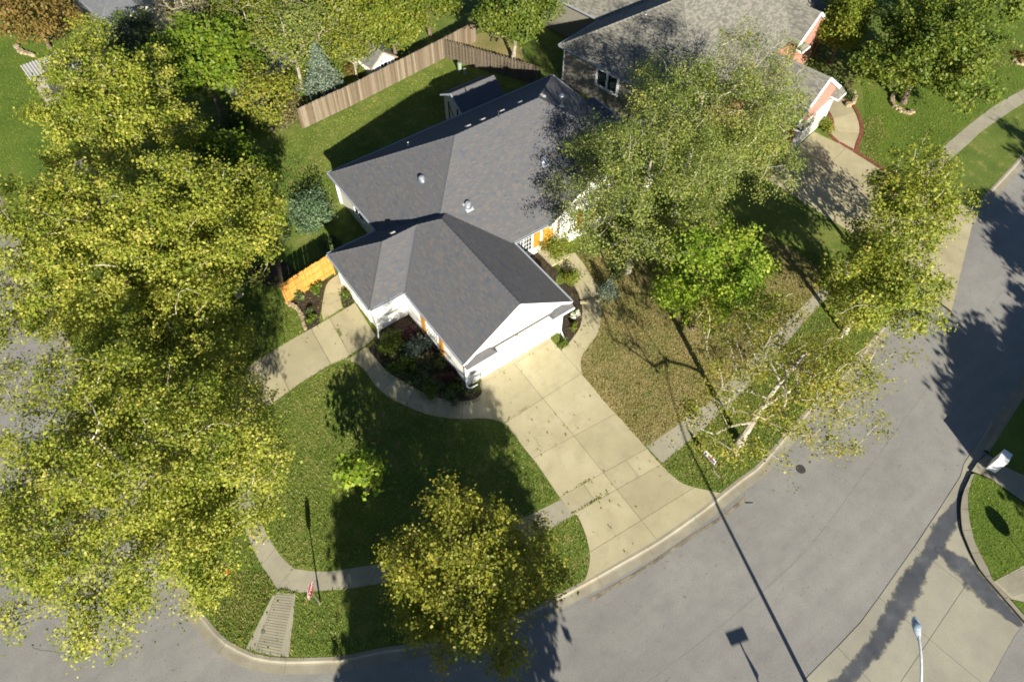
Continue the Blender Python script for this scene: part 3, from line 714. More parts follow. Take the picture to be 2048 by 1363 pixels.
# ribbed ramp south of the island
rp = ats([(1984, 1160), (2060, 1122), (2120, 1180), (2060, 1205), (2023, 1197)])
mb = MB(); mb.prism(rp, -.25, .004); rr_ = struct(mb.build('kerb_ramp', M['conc_grey']))
P0, P1, P2, P3 = [np.array(at(*p)) for p in ((1992, 1160), (2052, 1128), (2096, 1172), (2028, 1194))]
for k in range(11):
    f0, f1 = k/11, (k+.82)/11
    q = [P0+(P3-P0)*f0, P1+(P2-P1)*f0, P1+(P2-P1)*f1, P0+(P3-P0)*f1]
    s = MB(); s.prism([tuple(x) for x in q], -.05, .020); s.build('rib', M['conc_grey'], rr_)
isl2 = ats([(2024, 1199), (2070, 1208), (2130, 1180), (2160, 1270), (2100, 1285), (2056, 1236)])
g = MB(); g.prism(isl2, -.25, .008); struct(g.build('lawn', M['lush']))
# pavement and lawn on the far right
rp = ats([(1943, 941), (1979, 955), (2048, 1004), (2130, 1060), (2130, 985), (2048, 950), (2005, 930), (1976, 908), (1955, 923)])
slab_group('pavement', rp, [clip(rp, at(1990, 925), at(1962, 950)), clip(rp, at(1962, 950), at(1990, 925))], 'conc_grey', .012)
p0, p1 = np.array(at(1977, 906)), np.array(at(2048, 793)); dd = p1-p0
far_lot = [tuple(p0), tuple(p0+dd), tuple(p0+dd*20), tuple(p0+dd*20+np.array((20, -60))), at(2400, 1150), at(2130, 985), at(2048, 950), at(2005, 930)]
g = MB(); g.prism(far_lot, -.25, .004); struct(g.build('lawn', M['lush']))
kerb_run('kerb', [tuple(p0+dd*t) for t in np.linspace(.02, 9, 60)], 3.0, True)
south = [(-23, -15), (-17, -18), (-9, -21.5), (-3, -25), (1.5, -28.5), (2, -60), (-23, -60)]
g = MB(); g.prism(south, -.25, .0); struct(g.build('lawn', M['lawn']))
g = MB(); g.prism([(-60, -14), (-32, -14), (-31, -20), (-31, -60), (-60, -60)], -.25, .0); struct(g.build('lawn', M['lawn']))
g = MB(); g.prism([(-60, -8), (-29, -8), (-28.5, 0), (-28.5, 110), (-60, 110)], -.25, .0); struct(g.build('lawn', M['lawn']))
g = MB(); g.prism([at(2040, 1480), at(2200, 1330), (60, -60), (16, -60)], -.25, .0); struct(g.build('lawn', M['lawn']))

# water left by a sprinkler on the cross gutter
def wetmat():
    m, t, b = newmat('damp_concrete'); v = objvec(t); a = N(t, 'ShaderNodeAttribute'); a.attribute_name = 'wet'
    n1 = noise(t, v, 2.2, 5, .7); n2 = noise(t, v, .9, 4, .6)
    t.links.new(ramp(t, n2, [(.3, (.055, .06, .07)), (.55, (.085, .09, .10)), (.75, (.15, .155, .16))]), b.inputs['Base Color']); b.inputs['Roughness'].default_value = .4
    ad = N(t, 'ShaderNodeMath', operation='MULTIPLY_ADD'); ad.inputs[1].default_value = 1.5; t.links.new(n1, ad.inputs[0]); t.links.new(a.outputs['Fac'], ad.inputs[2])
    al = N(t, 'ShaderNodeMapRange'); al.inputs[1].default_value = 1.08; al.inputs[2].default_value = 1.45; al.inputs[4].default_value = .9; t.links.new(ad.outputs[0], al.inputs[0]); t.links.new(al.outputs[0], b.inputs['Alpha']); return m
M['wet'] = wetmat()
def puddle(pts, widths, seed, z):
    rng = np.random.default_rng(seed); n = 90; c = resample(smooth(ats(pts), 8), n); w = np.interp(np.linspace(0, 1, n), np.linspace(0, 1, len(widths)), widths)*1.5
    T = np.gradient(c, axis=0); T /= np.linalg.norm(T, axis=1)[:, None]; nn = np.stack((-T[:, 1], T[:, 0]), 1); k = 9; V = []; A = []
    for i in range(n):
        for q in range(k):
            f = q/(k-1)*2-1; p = c[i]+nn[i]*w[i]*f; V.append((*p, z)); A.append((1-abs(f)**1.5)*min(1, i/5, (n-1-i)/5))
    F = [(i*k+q, i*k+q+1, (i+1)*k+q+1, (i+1)*k+q) for i in range(n-1) for q in range(k-1)]
    me = bpy.data.meshes.new('water'); me.from_pydata(V, [], F); at_ = me.attributes.new('wet', 'FLOAT', 'POINT'); at_.data.foreach_set('value', np.array(A, np.float32)); me.materials.append(M['wet'])
    o = bpy.data.objects.new('water', me); COL.objects.link(o); struct(o)
puddle([(1934, 965), (1916, 1010), (1897, 1040), (1880, 1072), (1864, 1100), (1840, 1140), (1812, 1192), (1780, 1245), (1752, 1290), (1722, 1325), (1690, 1362), (1650, 1400)], [.10, .16, .45, .42, .30, .46, .50, .42, .40, .32, .3, .5], 3, -.110)
puddle([(1866, 1092), (1895, 1108), (1935, 1140), (1965, 1175), (1990, 1200), (2030, 1235), (2052, 1255)], [.08, .4, .58, .6, .5, .3, .15], 5, -.107)

# ------------------------------------------------------------------ the white corner house
K = .673                                     # roof pitch
H = empty('corner_house', (2.6, 6, 0), 0, 'white sided house with slate-blend hipped roofs behind the big driveway', 'house')
HO = Vector((-2.6, -6, 0))
def hb(mb, name, mat, parent=None):
    o = mb.build(name, M[mat], parent or H)
    if not parent: o.location = HO
    return o
E_ = 2.6
gx0, gx1, gy0, gy1 = -1.15, 6.35, -.14, 11.43
ridge = (gx0+gx1)/2; rz_ = E_+K*(gx1-gx0)/2
a0, a1 = (-3.45, 6.18, E_), (-3.45, 11.43, E_); hd = (11.43-6.18)/2; A_ = (-3.45+hd, 11.43-hd, E_+K*hd)
B_ = (gx0+hd, 11.43-hd, E_+K*hd); c_ = (gx0, 6.18, E_)
R1 = (ridge, gy1-(gx1-gx0)/2, rz_); R0 = (ridge, gy0, rz_); g0, g1_, g2 = (gx0, gy0, E_), (gx1, gy0, E_), (gx1, gy1, E_)
mb = MB()
for poly in ([a1, a0, A_], [a0, c_, B_, A_], [g2, a1, A_, B_, R1], [c_, g0, R0, R1, B_], [g1_, g2, R1, R0]):
    mb.coursed(poly, .142, .021)
for poly in ([a0, a1, (gx0, gy1, E_), c_], [g0, c_, (gx0, gy1, E_), g2, g1_]):       # soffit
    mb.face([(x, y, z-.10) for x, y, z in poly])
hb(mb, 'garage_roof', 'roof')
# main hipped roof
mx0, mx1, my0, my1 = 0.0, 19.0, 5.55, 18.0
hx = 6.31; hz = E_+K*hx; hy = my1-hx; ez = hz-K*(hy-my0)
m_nw, m_ne, m_se, m_sw = (mx0, my1, E_), (mx1, my1, E_), (mx1, my0, ez), (mx0, my0, ez); h1, h2 = (hx, hy, hz), (mx1-hx, hy, hz)
mb = MB()
for poly in ([m_nw, m_sw, h1], [m_sw, m_se, h2, h1], [m_se, m_ne, h2], [m_ne, m_nw, h1, h2]): mb.coursed(poly, .142, .021)
mb.face([(x, y, 2.5) for x, y, z in (m_nw, m_ne, m_se, m_sw)])
# projecting gable over the entrance
wx, wz, wy0 = 12.75, 5.15, 5.35; wh = (wz-E_)/K
wy1 = my0+(wz-ez)/K
for poly in ([(wx-wh, wy0+1.2, E_), (wx-wh, wy0, E_), (wx, wy0, wz), (wx, wy1, wz), (wx-wh+.4, my0+.5, E_+.3)], [(wx+wh, wy0, E_), (wx+wh, wy0+1.2, E_), (wx+wh-.4, my0+.5, E_+.3), (wx, wy1, wz), (wx, wy0, wz)]): mb.coursed(poly, .142, .021)
hb(mb, 'main_roof', 'roof')
# low east roof step
mb = MB()
for poly in ([(18.7, 9.2, 2.75), (20.0, 9.2, 2.35), (20.0, 14.2, 2.35), (18.7, 14.2, 2.75)],): mb.coursed(poly, .142, .021)
hb(mb, 'porch_roof', 'roof')
# ridge and hip caps
def caps(mb, p, q, w=.26, n=None):
    p, q = np.array(p), np.array(q); L_ = np.linalg.norm(q-p); n = n or max(2, int(L_/.32)); d = (q-p)/L_
    s = np.cross(d, (0, 0, 1)); s /= np.linalg.norm(s); up = np.cross(s, d)
    for k in range(n):
        a = p+(q-p)*k/n; b = p+(q-p)*(k+1)/n; l0, l1 = .030, .018
        mb.face([a+s*w/2-up*.055+up*l1*.3, a+up*l0*1.0+up*.01, b+up*l1, b+s*w/2-up*.06]); mb.face([a+up*l0+up*.01, a-s*w/2-up*.055+up*l1*.3, b-s*w/2-up*.06, b+up*l1])
for p, q in ((a0, A_), (a1, A_), (A_, B_), (B_, R1), (R1, R0), (m_nw, h1), (m_sw, h1), (h1, h2), (m_ne, h2), (m_se, h2), ((wx, wy1, wz), (wx, wy0, wz))): mb = MB(); caps(mb, p, q); hb(mb, 'ridge_cap', 'roof')
# open metal valleys
def valley(p, q, w=.34):
    p, q = np.array(p, float), np.array(q, float); d = (q-p)/np.linalg.norm(q-p); s = np.cross(d, (0, 0, 1)); s /= np.linalg.norm(s)
    mb = MB(); mb.face([p+s*w/2+(0, 0, .085), q+s*w/2+(0, 0, .085), q+(0, 0, .028), p+(0, 0, .028)]); mb.face([q-s*w/2+(0, 0, .085), p-s*w/2+(0, 0, .085), p+(0, 0, .028), q+(0, 0, .028)])
    hb(mb, 'valley', 'dark_lead')
M['dark_lead'] = plain('lead_valley', (.075, .08, .09), .6)
valley(np.array(c_)+(.05, .05, .03), np.array(B_)-(.25, .25, .16))
valley((wx-wh+.3, my0+.1, ez+.08), (wx-.1, wy1-.15, wz-.08))
# walls: lap boards, one mesh per wall
def wall(pts, mat='white', name='wall', par=None, lift=.012, exp=.15):
    mb = MB(); mb.coursed(pts, exp, lift); return hb(mb, name, mat, par) if not par else mb.build(name, M[mat], par)
def wrect(x0, y0, x1, y1, z0, z1): return [(x0, y0, z0), (x1, y1, z0), (x1, y1, z1), (x0, y0, z1)]
GX0, GX1 = -1.0, 5.65
rl = lambda x: E_+K*(min(x, 2*ridge-x)-gx0)-.10
wall([(GX0, 0, 0), (GX1, 0, 0), (GX1, 0, rl(GX1)), (ridge, 0, rl(ridge)), (GX0, 0, rl(GX0))])
wall(wrect(GX0, 6.5, GX0, 0, 0, 2.55)); wall(wrect(GX1, 0, GX1, 6.0, 0, 2.55))
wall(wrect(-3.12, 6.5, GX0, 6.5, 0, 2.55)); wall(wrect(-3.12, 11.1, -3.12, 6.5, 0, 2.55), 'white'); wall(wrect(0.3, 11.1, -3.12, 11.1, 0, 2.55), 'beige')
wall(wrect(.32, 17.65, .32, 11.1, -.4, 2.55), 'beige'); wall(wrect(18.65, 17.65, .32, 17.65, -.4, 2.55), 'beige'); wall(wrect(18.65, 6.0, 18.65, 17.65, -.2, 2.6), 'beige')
wall(wrect(GX1, 6.0, 10.0, 6.0, 0, 2.6)); wall(wrect(15.7, 6.0, 18.65, 6.0, 0, 2.6))
wl = lambda x: E_+K*(min(x, 2*wx-x)-(wx-wh))-.08
wall([(10.0, 5.5, 0), (15.7, 5.5, 0), (15.7, 5.5, wl(15.7)), (wx, 5.5, wl(wx)), (10.0, 5.5, wl(10.0))]); wall(wrect(10.0, 6.0, 10.0, 5.5, 0, 2.6)); wall(wrect(15.7, 5.5, 15.7, 6.0, 0, 2.6))
# foundation
mb = MB(); mb.prism([(GX0-.02, -.03), (-.06, -.03), (-.06, .2), (GX0-.02, .2)], 0, .16); hb(mb, 'foundation', 'conc_grey'); mb = MB(); mb.prism([(4.94, -.03), (GX1+.03, -.03), (GX1+.03, .2), (4.94, .2)], 0, .16); hb(mb, 'foundation', 'conc_grey'); mb = MB()
mb.prism([(GX0-.03, .2), (GX0+.1, .2), (GX0+.1, 6.4), (GX0-.03, 6.4)], 0, .16); hb(mb, 'foundation', 'conc_grey')
# band boards and corner boards
mb = MB()
for p, q in (((GX0-.02, -.035, 1.06), (-.16, -.035, 1.06)), ((5.06, -.035, 1.06), (GX1+.02, -.035, 1.06)), ((GX0-.035, 0, 1.06), (GX0-.035, 6.46, 1.06)), ((-3.15, 6.465, 1.06), (GX0-.04, 6.465, 1.06)), ((9.98, 5.465, 1.06), (15.7, 5.465, 1.06)), ((9.965, 5.5, 1.06), (9.965, 6.0, 1.06)), ((GX1, 5.965, 1.06), (6.9, 5.965, 1.06))): mb = MB(); mb.bar(p, q, .06, .13); hb(mb, 'band_board', 'trimg')
mb = MB()
for x, y in ((GX0-.02, -.02), (GX1+.02, -.02), (-3.14, 6.48), (-3.14, 11.12), (9.98, 5.48), (15.72, 5.48), (.30, 17.67), (18.67, 17.67)): mb = MB(); mb.bar((x, y, -.3), (x, y, 2.52), .12, .12); hb(mb, 'corner_board', 'trimw')
# gutters and rake boards
def gutter(p, q, out, par=None):
    p, q, out = np.array(p, float), np.array(q, float), np.array(out, float); mb = MB(); up = np.array((0, 0, 1.))
    for a, b in (((0, -.10), (.0, .02)), ((0, -.10), (.10, -.10)), ((.10, -.10), (.125, .02)), ((.125, .02), (.11, .02)), ((.02, -.02), (.11, -.02))):
        mb.face([p+out*a[0]+up*a[1], q+out*a[0]+up*a[1], q+out*b[0]+up*b[1], p+out*b[0]+up*b[1]])
    for e in (p, q): mb.face([e+up*-.10, e+out*.10+up*-.10, e+out*.125+up*.02, e+up*.02])
    return hb(mb, 'gutter', 'gutter') if not par else mb.build('gutter', M['gutter'], par)
gutter(g0, c_, (-1, 0, 0)); gutter(a0, a1, (-1, 0, 0)); gutter(a1, (-.05, 11.43, E_), (0, 1, 0)); gutter(a0, c_, (0, -1, 0)); gutter(g1_, (gx1, 5.6, E_), (1, 0, 0))
gutter(m_nw, (0, 11.5, E_), (-1, 0, 0)); gutter(m_nw, m_ne, (0, 1, 0)); gutter(m_ne, (mx1, 6, E_), (1, 0, 0)); gutter((gx1, my0, ez), (wx-wh, my0, ez), (0, -1, 0)); gutter((20.0, 9.2, 2.35), (20.0, 14.2, 2.35), (1, 0, 0))
mb = MB()
for p, q in ((g0, R0), (R0, g1_), ((wx-wh, wy0, E_), (wx, wy0, wz)), ((wx, wy0, wz), (wx+wh, wy0, E_))):
    p, q = np.array(p)+(0, -.02, -.075), np.array(q)+(0, -.02, -.075); mb = MB(); mb.bar(p, q, .035, .17, (0, 0, 1)); hb(mb, 'rake_board', 'trimw')
# little return roofs at the foot of the garage gable
for x0, x1, sgn in ((gx0, .95, 1), (gx1, 4.75, -1)):
    mb = MB(); xa, xb = min(x0, x1), max(x0, x1); tip = xb if sgn > 0 else xa; base = xa if sgn > 0 else xb
    e0, e1, i0, i1 = (base, -.42, 2.36), (tip, -.42, 2.36), (base, -.02, 2.66), (tip-sgn*.42, -.02, 2.66)
    P = [e0, e1, i1, i0]; mb.coursed(P if sgn > 0 else P[::-1], .13, .012)
    Q = [e1, (tip, -.02, 2.36), i1]; mb.coursed(Q if sgn > 0 else Q[::-1], .13, .012)
    mb.face([e0, e1, (tip, -.02, 2.36), (base, -.02, 2.36)])
    hb(mb, 'return_roof', 'roof')
    mb = MB(); mb.bar((xa, -.44, 2.32), (xb, -.44, 2.32), .05, .12); mb.bar((tip, -.44, 2.32), (tip, -.02, 2.32), .05, .12); hb(mb, 'return_fascia', 'trimw')
# garage door: frame and four rows of raised panels
mb = MB(); mb.bar((-.07, -.04, 0), (-.07, -.04, 2.24), .13, .07); mb.bar((4.95, -.04, 0), (4.95, -.04, 2.24), .13, .07); mb.bar((-.135, -.04, 2.20), (5.015, -.04, 2.20), .07, .13); hb(mb, 'door_trim', 'trimg')
mb = MB(); mb.box((0, -.012, .02), (4.88, .03, 2.13)); gd = hb(mb, 'garage_door', 'door_w')
for r_ in range(4):
    for c in range(8):
        x = .08+c*.592; z = .08+r_*.515; mb = MB()
        mb.face([(x, -.014, z), (x+.54, -.014, z), (x+.50, -.030, z+.05), (x+.04, -.030, z+.05)]); mb.face([(x+.54, -.014, z), (x+.54, -.014, z+.44), (x+.50, -.03, z+.39), (x+.50, -.03, z+.05)])
        mb.face([(x+.54, -.014, z+.44), (x, -.014, z+.44), (x+.04, -.03, z+.39), (x+.5, -.03, z+.39)]); mb.face([(x, -.014, z+.44), (x, -.014, z), (x+.04, -.03, z+.05), (x+.04, -.03, z+.39)])
        mb.face([(x+.04, -.03, z+.05), (x+.5, -.03, z+.05), (x+.5, -.03, z+.39), (x+.04, -.03, z+.39)])
        mb.build('door_panel', M['door_w'], gd)
# small garage door in the west wall
mb = MB(); mb.box((-3.19, 7.3, 0), (-3.13, 9.7, 2.1)); sd = hb(mb, 'side_door', 'door_w')
for r_ in range(4):
    for c in range(4):
        mb = MB(); mb.box((-3.215, 7.36+c*.58, .06+r_*.51), (-3.19, 7.86+c*.58, .50+r_*.51)); mb.build('door_panel', M['door_w'], sd)
# round gable vent
vc = Vector((2.52, -.03, 4.18)); mb = MB()
prof = [(.30, 0), (.30, .045), (.40, .045), (.40, 0)]; n_ = 24
for i in range(3):
    for k in range(n_):
        a, b = 2*math.pi*k/n_, 2*math.pi*(k+1)/n_
        f = lambda t, pr: (vc.x+pr[0]*math.cos(t), vc.y-pr[1], vc.z+pr[0]*math.sin(t)); mb.face([f(a, prof[i]), f(b, prof[i]), f(b, prof[i+1]), f(a, prof[i+1])])
gv = hb(mb, 'gable_vent', 'trimg'); mb = MB()
for k in range(7):
    z = vc.z-.25+k*.083; w = math.sqrt(max(.01, .09-(z-vc.z)**2)); mb.bar((vc.x-w, vc.y-.012, z), (vc.x+w, vc.y-.012, z), .03, .05)
mb.build('louvre', M['trimw'], gv)
# lamp over the door, number plate
mb = MB(); mb.box((2.40, -.06, 2.34), (2.50, -.03, 2.46)); mb.lathe([(.03, .0), (.085, -.05), (.09, -.16), (.05, -.20)], (2.45, -.14, 2.44), 10); hb(mb, 'wall_lamp', 'trimg')
mb = MB(); mb.box((5.18, -.05, 1.72), (5.50, -.028, 1.84)); hb(mb, 'plaque', 'trimg')
# downspouts with elbows
def spout(pts): mb = MB(); mb.tube(pts, .048, 8); hb(mb, 'downspout', 'trimw')
spout([(5.9, -.10, 2.42), (5.75, -.10, 2.2), (5.75, -.10, .22), (5.72, -.32, .10), (5.62, -.72, .07)])
spout([(-1.08, -.12, 2.42), (-1.08, -.10, .3), (-1.02, -.2, .14), (-.82, -.25, .10), (-.45, -.28, .09)])
spout([(-3.2, 6.40, 2.42), (-3.2, 6.40, .25), (-3.3, 6.22, .12), (-3.45, 5.95, .08)])
spout([(.22, 17.72, 2.42), (.22, 17.72, -.2)]); spout([(.24, 12.0, 2.42), (.24, 12.0, 0)])
# windows
def window(x0, x1, z0, z1, T, par, loc, nx=2, nz=1, grid=0, fr='trimw', glass='glass', w=.075):
    """T maps (along, out, z) to a point of the house"""
    mb = MB()
    def bx(a, b, o0, o1, c, d):
        q = [T(a, o0), T(b, o0), T(b, o1), T(a, o1)]; mb.prism([(p[0], p[1]) for p in q], c, d, True)
    bx(x0-w, x0, 0, .05, z0-w, z1+w); bx(x1, x1+w, 0, .05, z0-w, z1+w); bx(x0, x1, 0, .05, z1, z1+w); bx(x0-.03, x1+.03, 0, .075, z0-w, z0)
    for k in range(1, nx): xm = x0+(x1-x0)*k/nx; bx(xm-w*.5, xm+w*.5, 0, .048, z0, z1)
    wn = mb.build('window', M[fr], par); wn.location = loc
    for k in range(nx):
        a, b = x0+(x1-x0)*k/nx+(w*.5 if k else 0), x0+(x1-x0)*(k+1)/nx-(w*.5 if k < nx-1 else 0); mb = MB()
        q = [T(a, .018), T(b, .018)]; mb.face([(*q[0], z0), (*q[1], z0), (*q[1], z1), (*q[0], z1)]); mb.build('pane', M[glass], wn)
    if grid:
        mb = MB()
        for k in range(nx):
            for i in range(1, grid): xm = x0+(x1-x0)*(k+i/grid)/nx; p = T(xm, .03); mb.bar((*p, z0), (*p, z1), .02, .02)
        for j in range(1, 4): zz = z0+(z1-z0)*j/4; mb.bar((*T(x0, .03), zz), (*T(x1, .03), zz), .02, .02)
        mb.build('muntin', M[fr], wn)
    return wn
def shutter(y0, y1, z0, z1, T):
    mb = MB(); q = [T(y0, .012), T(y1, .012), T(y1, .045), T(y0, .045)]; mb.prism([(p[0], p[1]) for p in q], z0, z1, True); s = hb(mb, 'shutter', 'shutter')
    mb = MB(); k = int((z1-z0)/.09)
    for i in range(k): z = z0+.05+i*.09; mb.bar((*T(y0+.05, .052), z), (*T(y1-.05, .052), z), .03, .055, (0, 0, 1))
    mb.build('slat', M['shutter'], s)
TW = lambda a, o: (GX0-o, a); window(2.95, 4.1, .75, 2.0, TW, H, HO, 2, 1, 3); shutter(4.24, 4.72, .42, 2.05, TW); shutter(2.28, 2.76, .42, 2.05, TW)
TS = lambda a, o: (a, 6.0-o); window(6.75, 8.05, .7, 2.15, TS, H, HO, 2, 1, 3); shutter(8.2, 8.75, .6, 2.2, TS)
TP = lambda a, o: (a, 5.5-o); window(12.0, 13.7, .9, 2.3, TP, H, HO, 2, 1, 3); shutter(11.35, 11.85, .8, 2.35, TP); shutter(13.85, 14.35, .8, 2.35, TP)
mb = MB(); mb.box((8.95, 5.96, .05), (9.85, 5.99, 2.1)); dr_ = hb(mb, 'front_door', 'shutter')
for z in (.2, .85, 1.5):
    mb = MB(); mb.box((9.05, 5.94, z), (9.35, 5.96, z+.5)); mb.box((9.45, 5.94, z), (9.75, 5.96, z+.5)); mb.build('door_panel', M['shutter'], dr_)
TWm = lambda a, o: (.32-o, a); window(14.2, 15.4, .9, 2.0, TWm, H, HO, 2)
mb = MB(); mb.prism([(8.6, 4.4), (10.0, 4.4), (10.0, 5.95), (8.6, 5.95)], 0, .14); hb(mb, 'porch_floor', 'conc_gold')
# things on the roofs
nW = (-K, 0, 1); nS = (0, -K, 1); nE = (K, 0, 1); nN = (0, K, 1)
def tubelight(px, py, p0, n):
    p = onplane(px, py, p0, n); nv = Vector(n).normalized()
    mb = MB(); mb.lathe([(.30, .0), (.30, .02), (.19, .04), (.19, .17), (.20, .19)], (0, 0, 0), 18); o = mb.build('roof_light', M['steel'], H); o.location = Vector(p)+HO+nv*.015
    o.rotation_euler = Vector((0, 0, 1)).rotation_difference(Vector(n)*.35+Vector((0, 0, 1))*.65).to_euler()
    mb = MB(); mb.lathe([(.195, .19), (.19, .24), (.15, .30), (.08, .335), (.01, .345)], (0, 0, 0), 18); mb.build('dome', M['dome'], o)
    mb = MB(); e = Vector((0, 0, 1)).cross(nv).normalized(); d = nv.cross(e); q = Vector(p)+nv*.022
    mb.face([q+e*.25-d*.40, q-e*.25-d*.40, q-e*.25+d*.20, q+e*.25+d*.20]); hb(mb, 'flashing', 'gutter')
tubelight(845, 360, m_nw, nW); tubelight(935, 411, m_sw, nS); tubelight(1086, 322, m_sw, nS)
def boxvent(px, py, p0, n, w=.36):
    p = Vector(onplane(px, py, p0, n)); nv = Vector(n).normalized(); e = Vector((0, 0, 1)).cross(nv).normalized(); d = nv.cross(e); mb = MB()
    P = [p+e*a*w/2+d*b*w/2 for a, b in ((-1, -1), (1, -1), (1, 1), (-1, 1))]; T_ = [p+e*a*w*.42+d*b*w*.42+nv*.16 for a, b in ((-1, -1), (1, -1), (1, 1), (-1, 1))]
    for i in range(4): mb.face([P[i], P[(i+1) % 4], T_[(i+1) % 4], T_[i]])
    mb.face(T_); hb(mb, 'roof_vent', 'roofvent')
M['roofvent'] = plain('roof_vent_grey', (.26, .25, .24), .6)
for px, py in ((937, 256), (966, 243), (1004, 226), (1040, 209)): boxvent(px, py-1, m_nw, nN)
boxvent(786, 468, a1, nN, .32); boxvent(1085, 193, m_ne, nE, .3)
def pipe(px, py, p0, n, h, r, mat, cap=False):
    p = Vector(onplane(px, py, p0, n))+HO; mb = MB(); prof = [(r*1.7, -.1), (r*1.7, .08), (r*1.05, .16), (r, .18), (r, h)]
    if cap: prof += [(r*1.5, h+.02), (r*1.6, h+.14), (r*1.2, h+.2), (r*.2, h+.24)]
    mb.lathe(prof, (0, 0, 0), 12); o = mb.build('flue' if cap else 'vent_pipe', M[mat], H); o.location = p
pipe(1122, 214, m_ne, nE, .72, .11, 'steel', True); pipe(817, 292, m_nw, nN, .3, .04, 'trimw'); pipe(997, 232, m_nw, nN, .35, .035, 'dark')

# ------------------------------------------------------------------ brick neighbour
NA = R(10.5); NBH = empty('brick_house', (21.7, 18.8, 0), NA, 'large brown-roofed house with red brick gables half hidden by the big birches', 'house')
KN = .60; ne = 3.1
def nb(mb, name, mat, par=None): return mb.build(name, M[mat], par or NBH)
def hip(mb, x0, y0, x1, y1, e, k, axis='x'):
    if axis == 'x':
        h = (y1-y0)/2; a, b = (x0+h, (y0+y1)/2, e+k*h), (x1-h, (y0+y1)/2, e+k*h)
        fs = [[(x0, y1, e), (x0, y0, e), a], [(x0, y0, e), (x1, y0, e), b, a], [(x1, y0, e), (x1, y1, e), b], [(x1, y1, e), (x0, y1, e), a, b]]
        rd = [((x0, y0, e), a), ((x0, y1, e), a), (a, b), ((x1, y0, e), b), ((x1, y1, e), b)]
    else:
        h = (x1-x0)/2; a, b = ((x0+x1)/2, y0+h, e+k*h), ((x0+x1)/2, y1-h, e+k*h)
        fs = [[(x0, y0, e), (x1, y0, e), a], [(x1, y0, e), (x1, y1, e), b, a], [(x1, y1, e), (x0, y1, e), b], [(x0, y1, e), (x0, y0, e), a, b]]
        rd = [((x0, y0, e), a), ((x1, y0, e), a), (a, b), ((x0, y1, e), b), ((x1, y1, e), b)]
    for f in fs: mb.coursed(f, .16, .016)
    mb.face([(x0, y0, e-.1), (x1, y0, e-.1), (x1, y1, e-.1), (x0, y1, e-.1)]); return rd
mb = MB(); rd = hip(mb, 0, -11.3, 20, 1.5, ne, KN); rd += hip(mb, 5.0, -4.0, 15.5, 13.0, ne, KN, 'y')
def gable(mb, x0, x1, yf, yb, e, k):
    xm = (x0+x1)/2; z = e+k*(x1-x0)/2
    mb.coursed([(x0, yb, e), (x0, yf, e), (xm, yf, z), (xm, yb, z)], .16, .016); mb.coursed([(x1, yf, e), (x1, yb, e), (xm, yb, z), (xm, yf, z)], .16, .016); return (xm, yf, z), (xm, yb, z)
r1 = gable(mb, 13.2, 18.1, -11.95, -5.6, 2.95, .72); r2 = gable(mb, 4.4, 10.7, -17.0, -6.5, 2.95, .72)
roof_o = nb(mb, 'roof', 'roof_tan'); mb = MB()
for p, q in rd+[r1, r2]: mb = MB(); caps(mb, p, q, .3); mb.build('ridge_cap', M['roof_tan'], roof_o)
def nwall(pts, mat, name='wall'):
    mb = MB()
    if mat == 'brick':
        P = [np.array(p, float) for p in pts]; u = P[1]-P[0]; u /= np.linalg.norm(u); mb.face(P, [((p-P[0])@u, p[2]) for p in P])
    else: mb.coursed(pts, .15, .012)
    return nb(mb, name, mat)
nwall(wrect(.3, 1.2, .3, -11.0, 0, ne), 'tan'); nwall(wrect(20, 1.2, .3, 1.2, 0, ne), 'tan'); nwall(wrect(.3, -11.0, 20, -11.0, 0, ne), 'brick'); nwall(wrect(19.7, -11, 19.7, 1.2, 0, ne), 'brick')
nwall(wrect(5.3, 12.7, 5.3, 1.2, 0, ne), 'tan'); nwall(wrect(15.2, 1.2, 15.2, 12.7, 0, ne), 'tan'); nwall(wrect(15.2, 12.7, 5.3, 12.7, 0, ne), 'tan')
def gface(x0, x1, y, k, e=2.95, inset=.35):
    xm = (x0+x1)/2; a, b = x0+inset, x1-inset; z = lambda x: e+k*(min(x, 2*xm-x)-x0)-.10
    nwall([(a, y, 0), (b, y, 0), (b, y, z(b)), (xm, y, z(xm)), (a, y, z(a))], 'brick'); nwall(wrect(a, -11 if y < -12 else -8, a, y, 0, 2.9), 'brick'); nwall(wrect(b, y, b, -11 if y < -12 else -8, 0, 2.9), 'brick')
    zt = e+k*(xm-x0); mb = MB()
    for p, q in (((x0, y-.12, e), (xm, y-.12, zt)), ((xm, y-.12, zt), (x1, y-.12, e))): mb = MB(); mb.bar(np.array(p)+(0, 0, -.10), np.array(q)+(0, 0, -.10), .09, .24); nb(mb, 'rake_board', 'trimw')
    for base, sg in ((x0, 1), (x1, -1)):
        tip = base+sg*1.15; mb = MB(); e0, e1, i0, i1 = (base-sg*.05, y-.62, e-.28), (tip, y-.62, e-.28), (base-sg*.05, y-.02, e+.12), (tip-sg*.5, y-.02, e+.12)
        P = [e0, e1, i1, i0]; mb.coursed(P if sg > 0 else P[::-1], .16, .014); Q = [e1, (tip, y-.02, e-.28), i1]; mb.coursed(Q if sg > 0 else Q[::-1], .16, .014)
        mb.face([e0, e1, (tip, y-.02, e-.28), (base, y-.02, e-.28)]); nb(mb, 'return_roof', 'roof_tan')
        mb = MB(); mb.bar((base-sg*.05, y-.64, e-.34), (tip, y-.64, e-.34), .06, .14); mb.bar((tip, y-.66, e-.34), (tip, y-.02, e-.34), .06, .14); mb.box((min(base, base+sg*.32), y-.5, e-.5), (max(base, base+sg*.32), y-.02, e-.32)); nb(mb, 'return_fascia', 'trimw')
gface(13.2, 18.1, -11.9, .72); gface(4.4, 10.7, -16.95, .72)
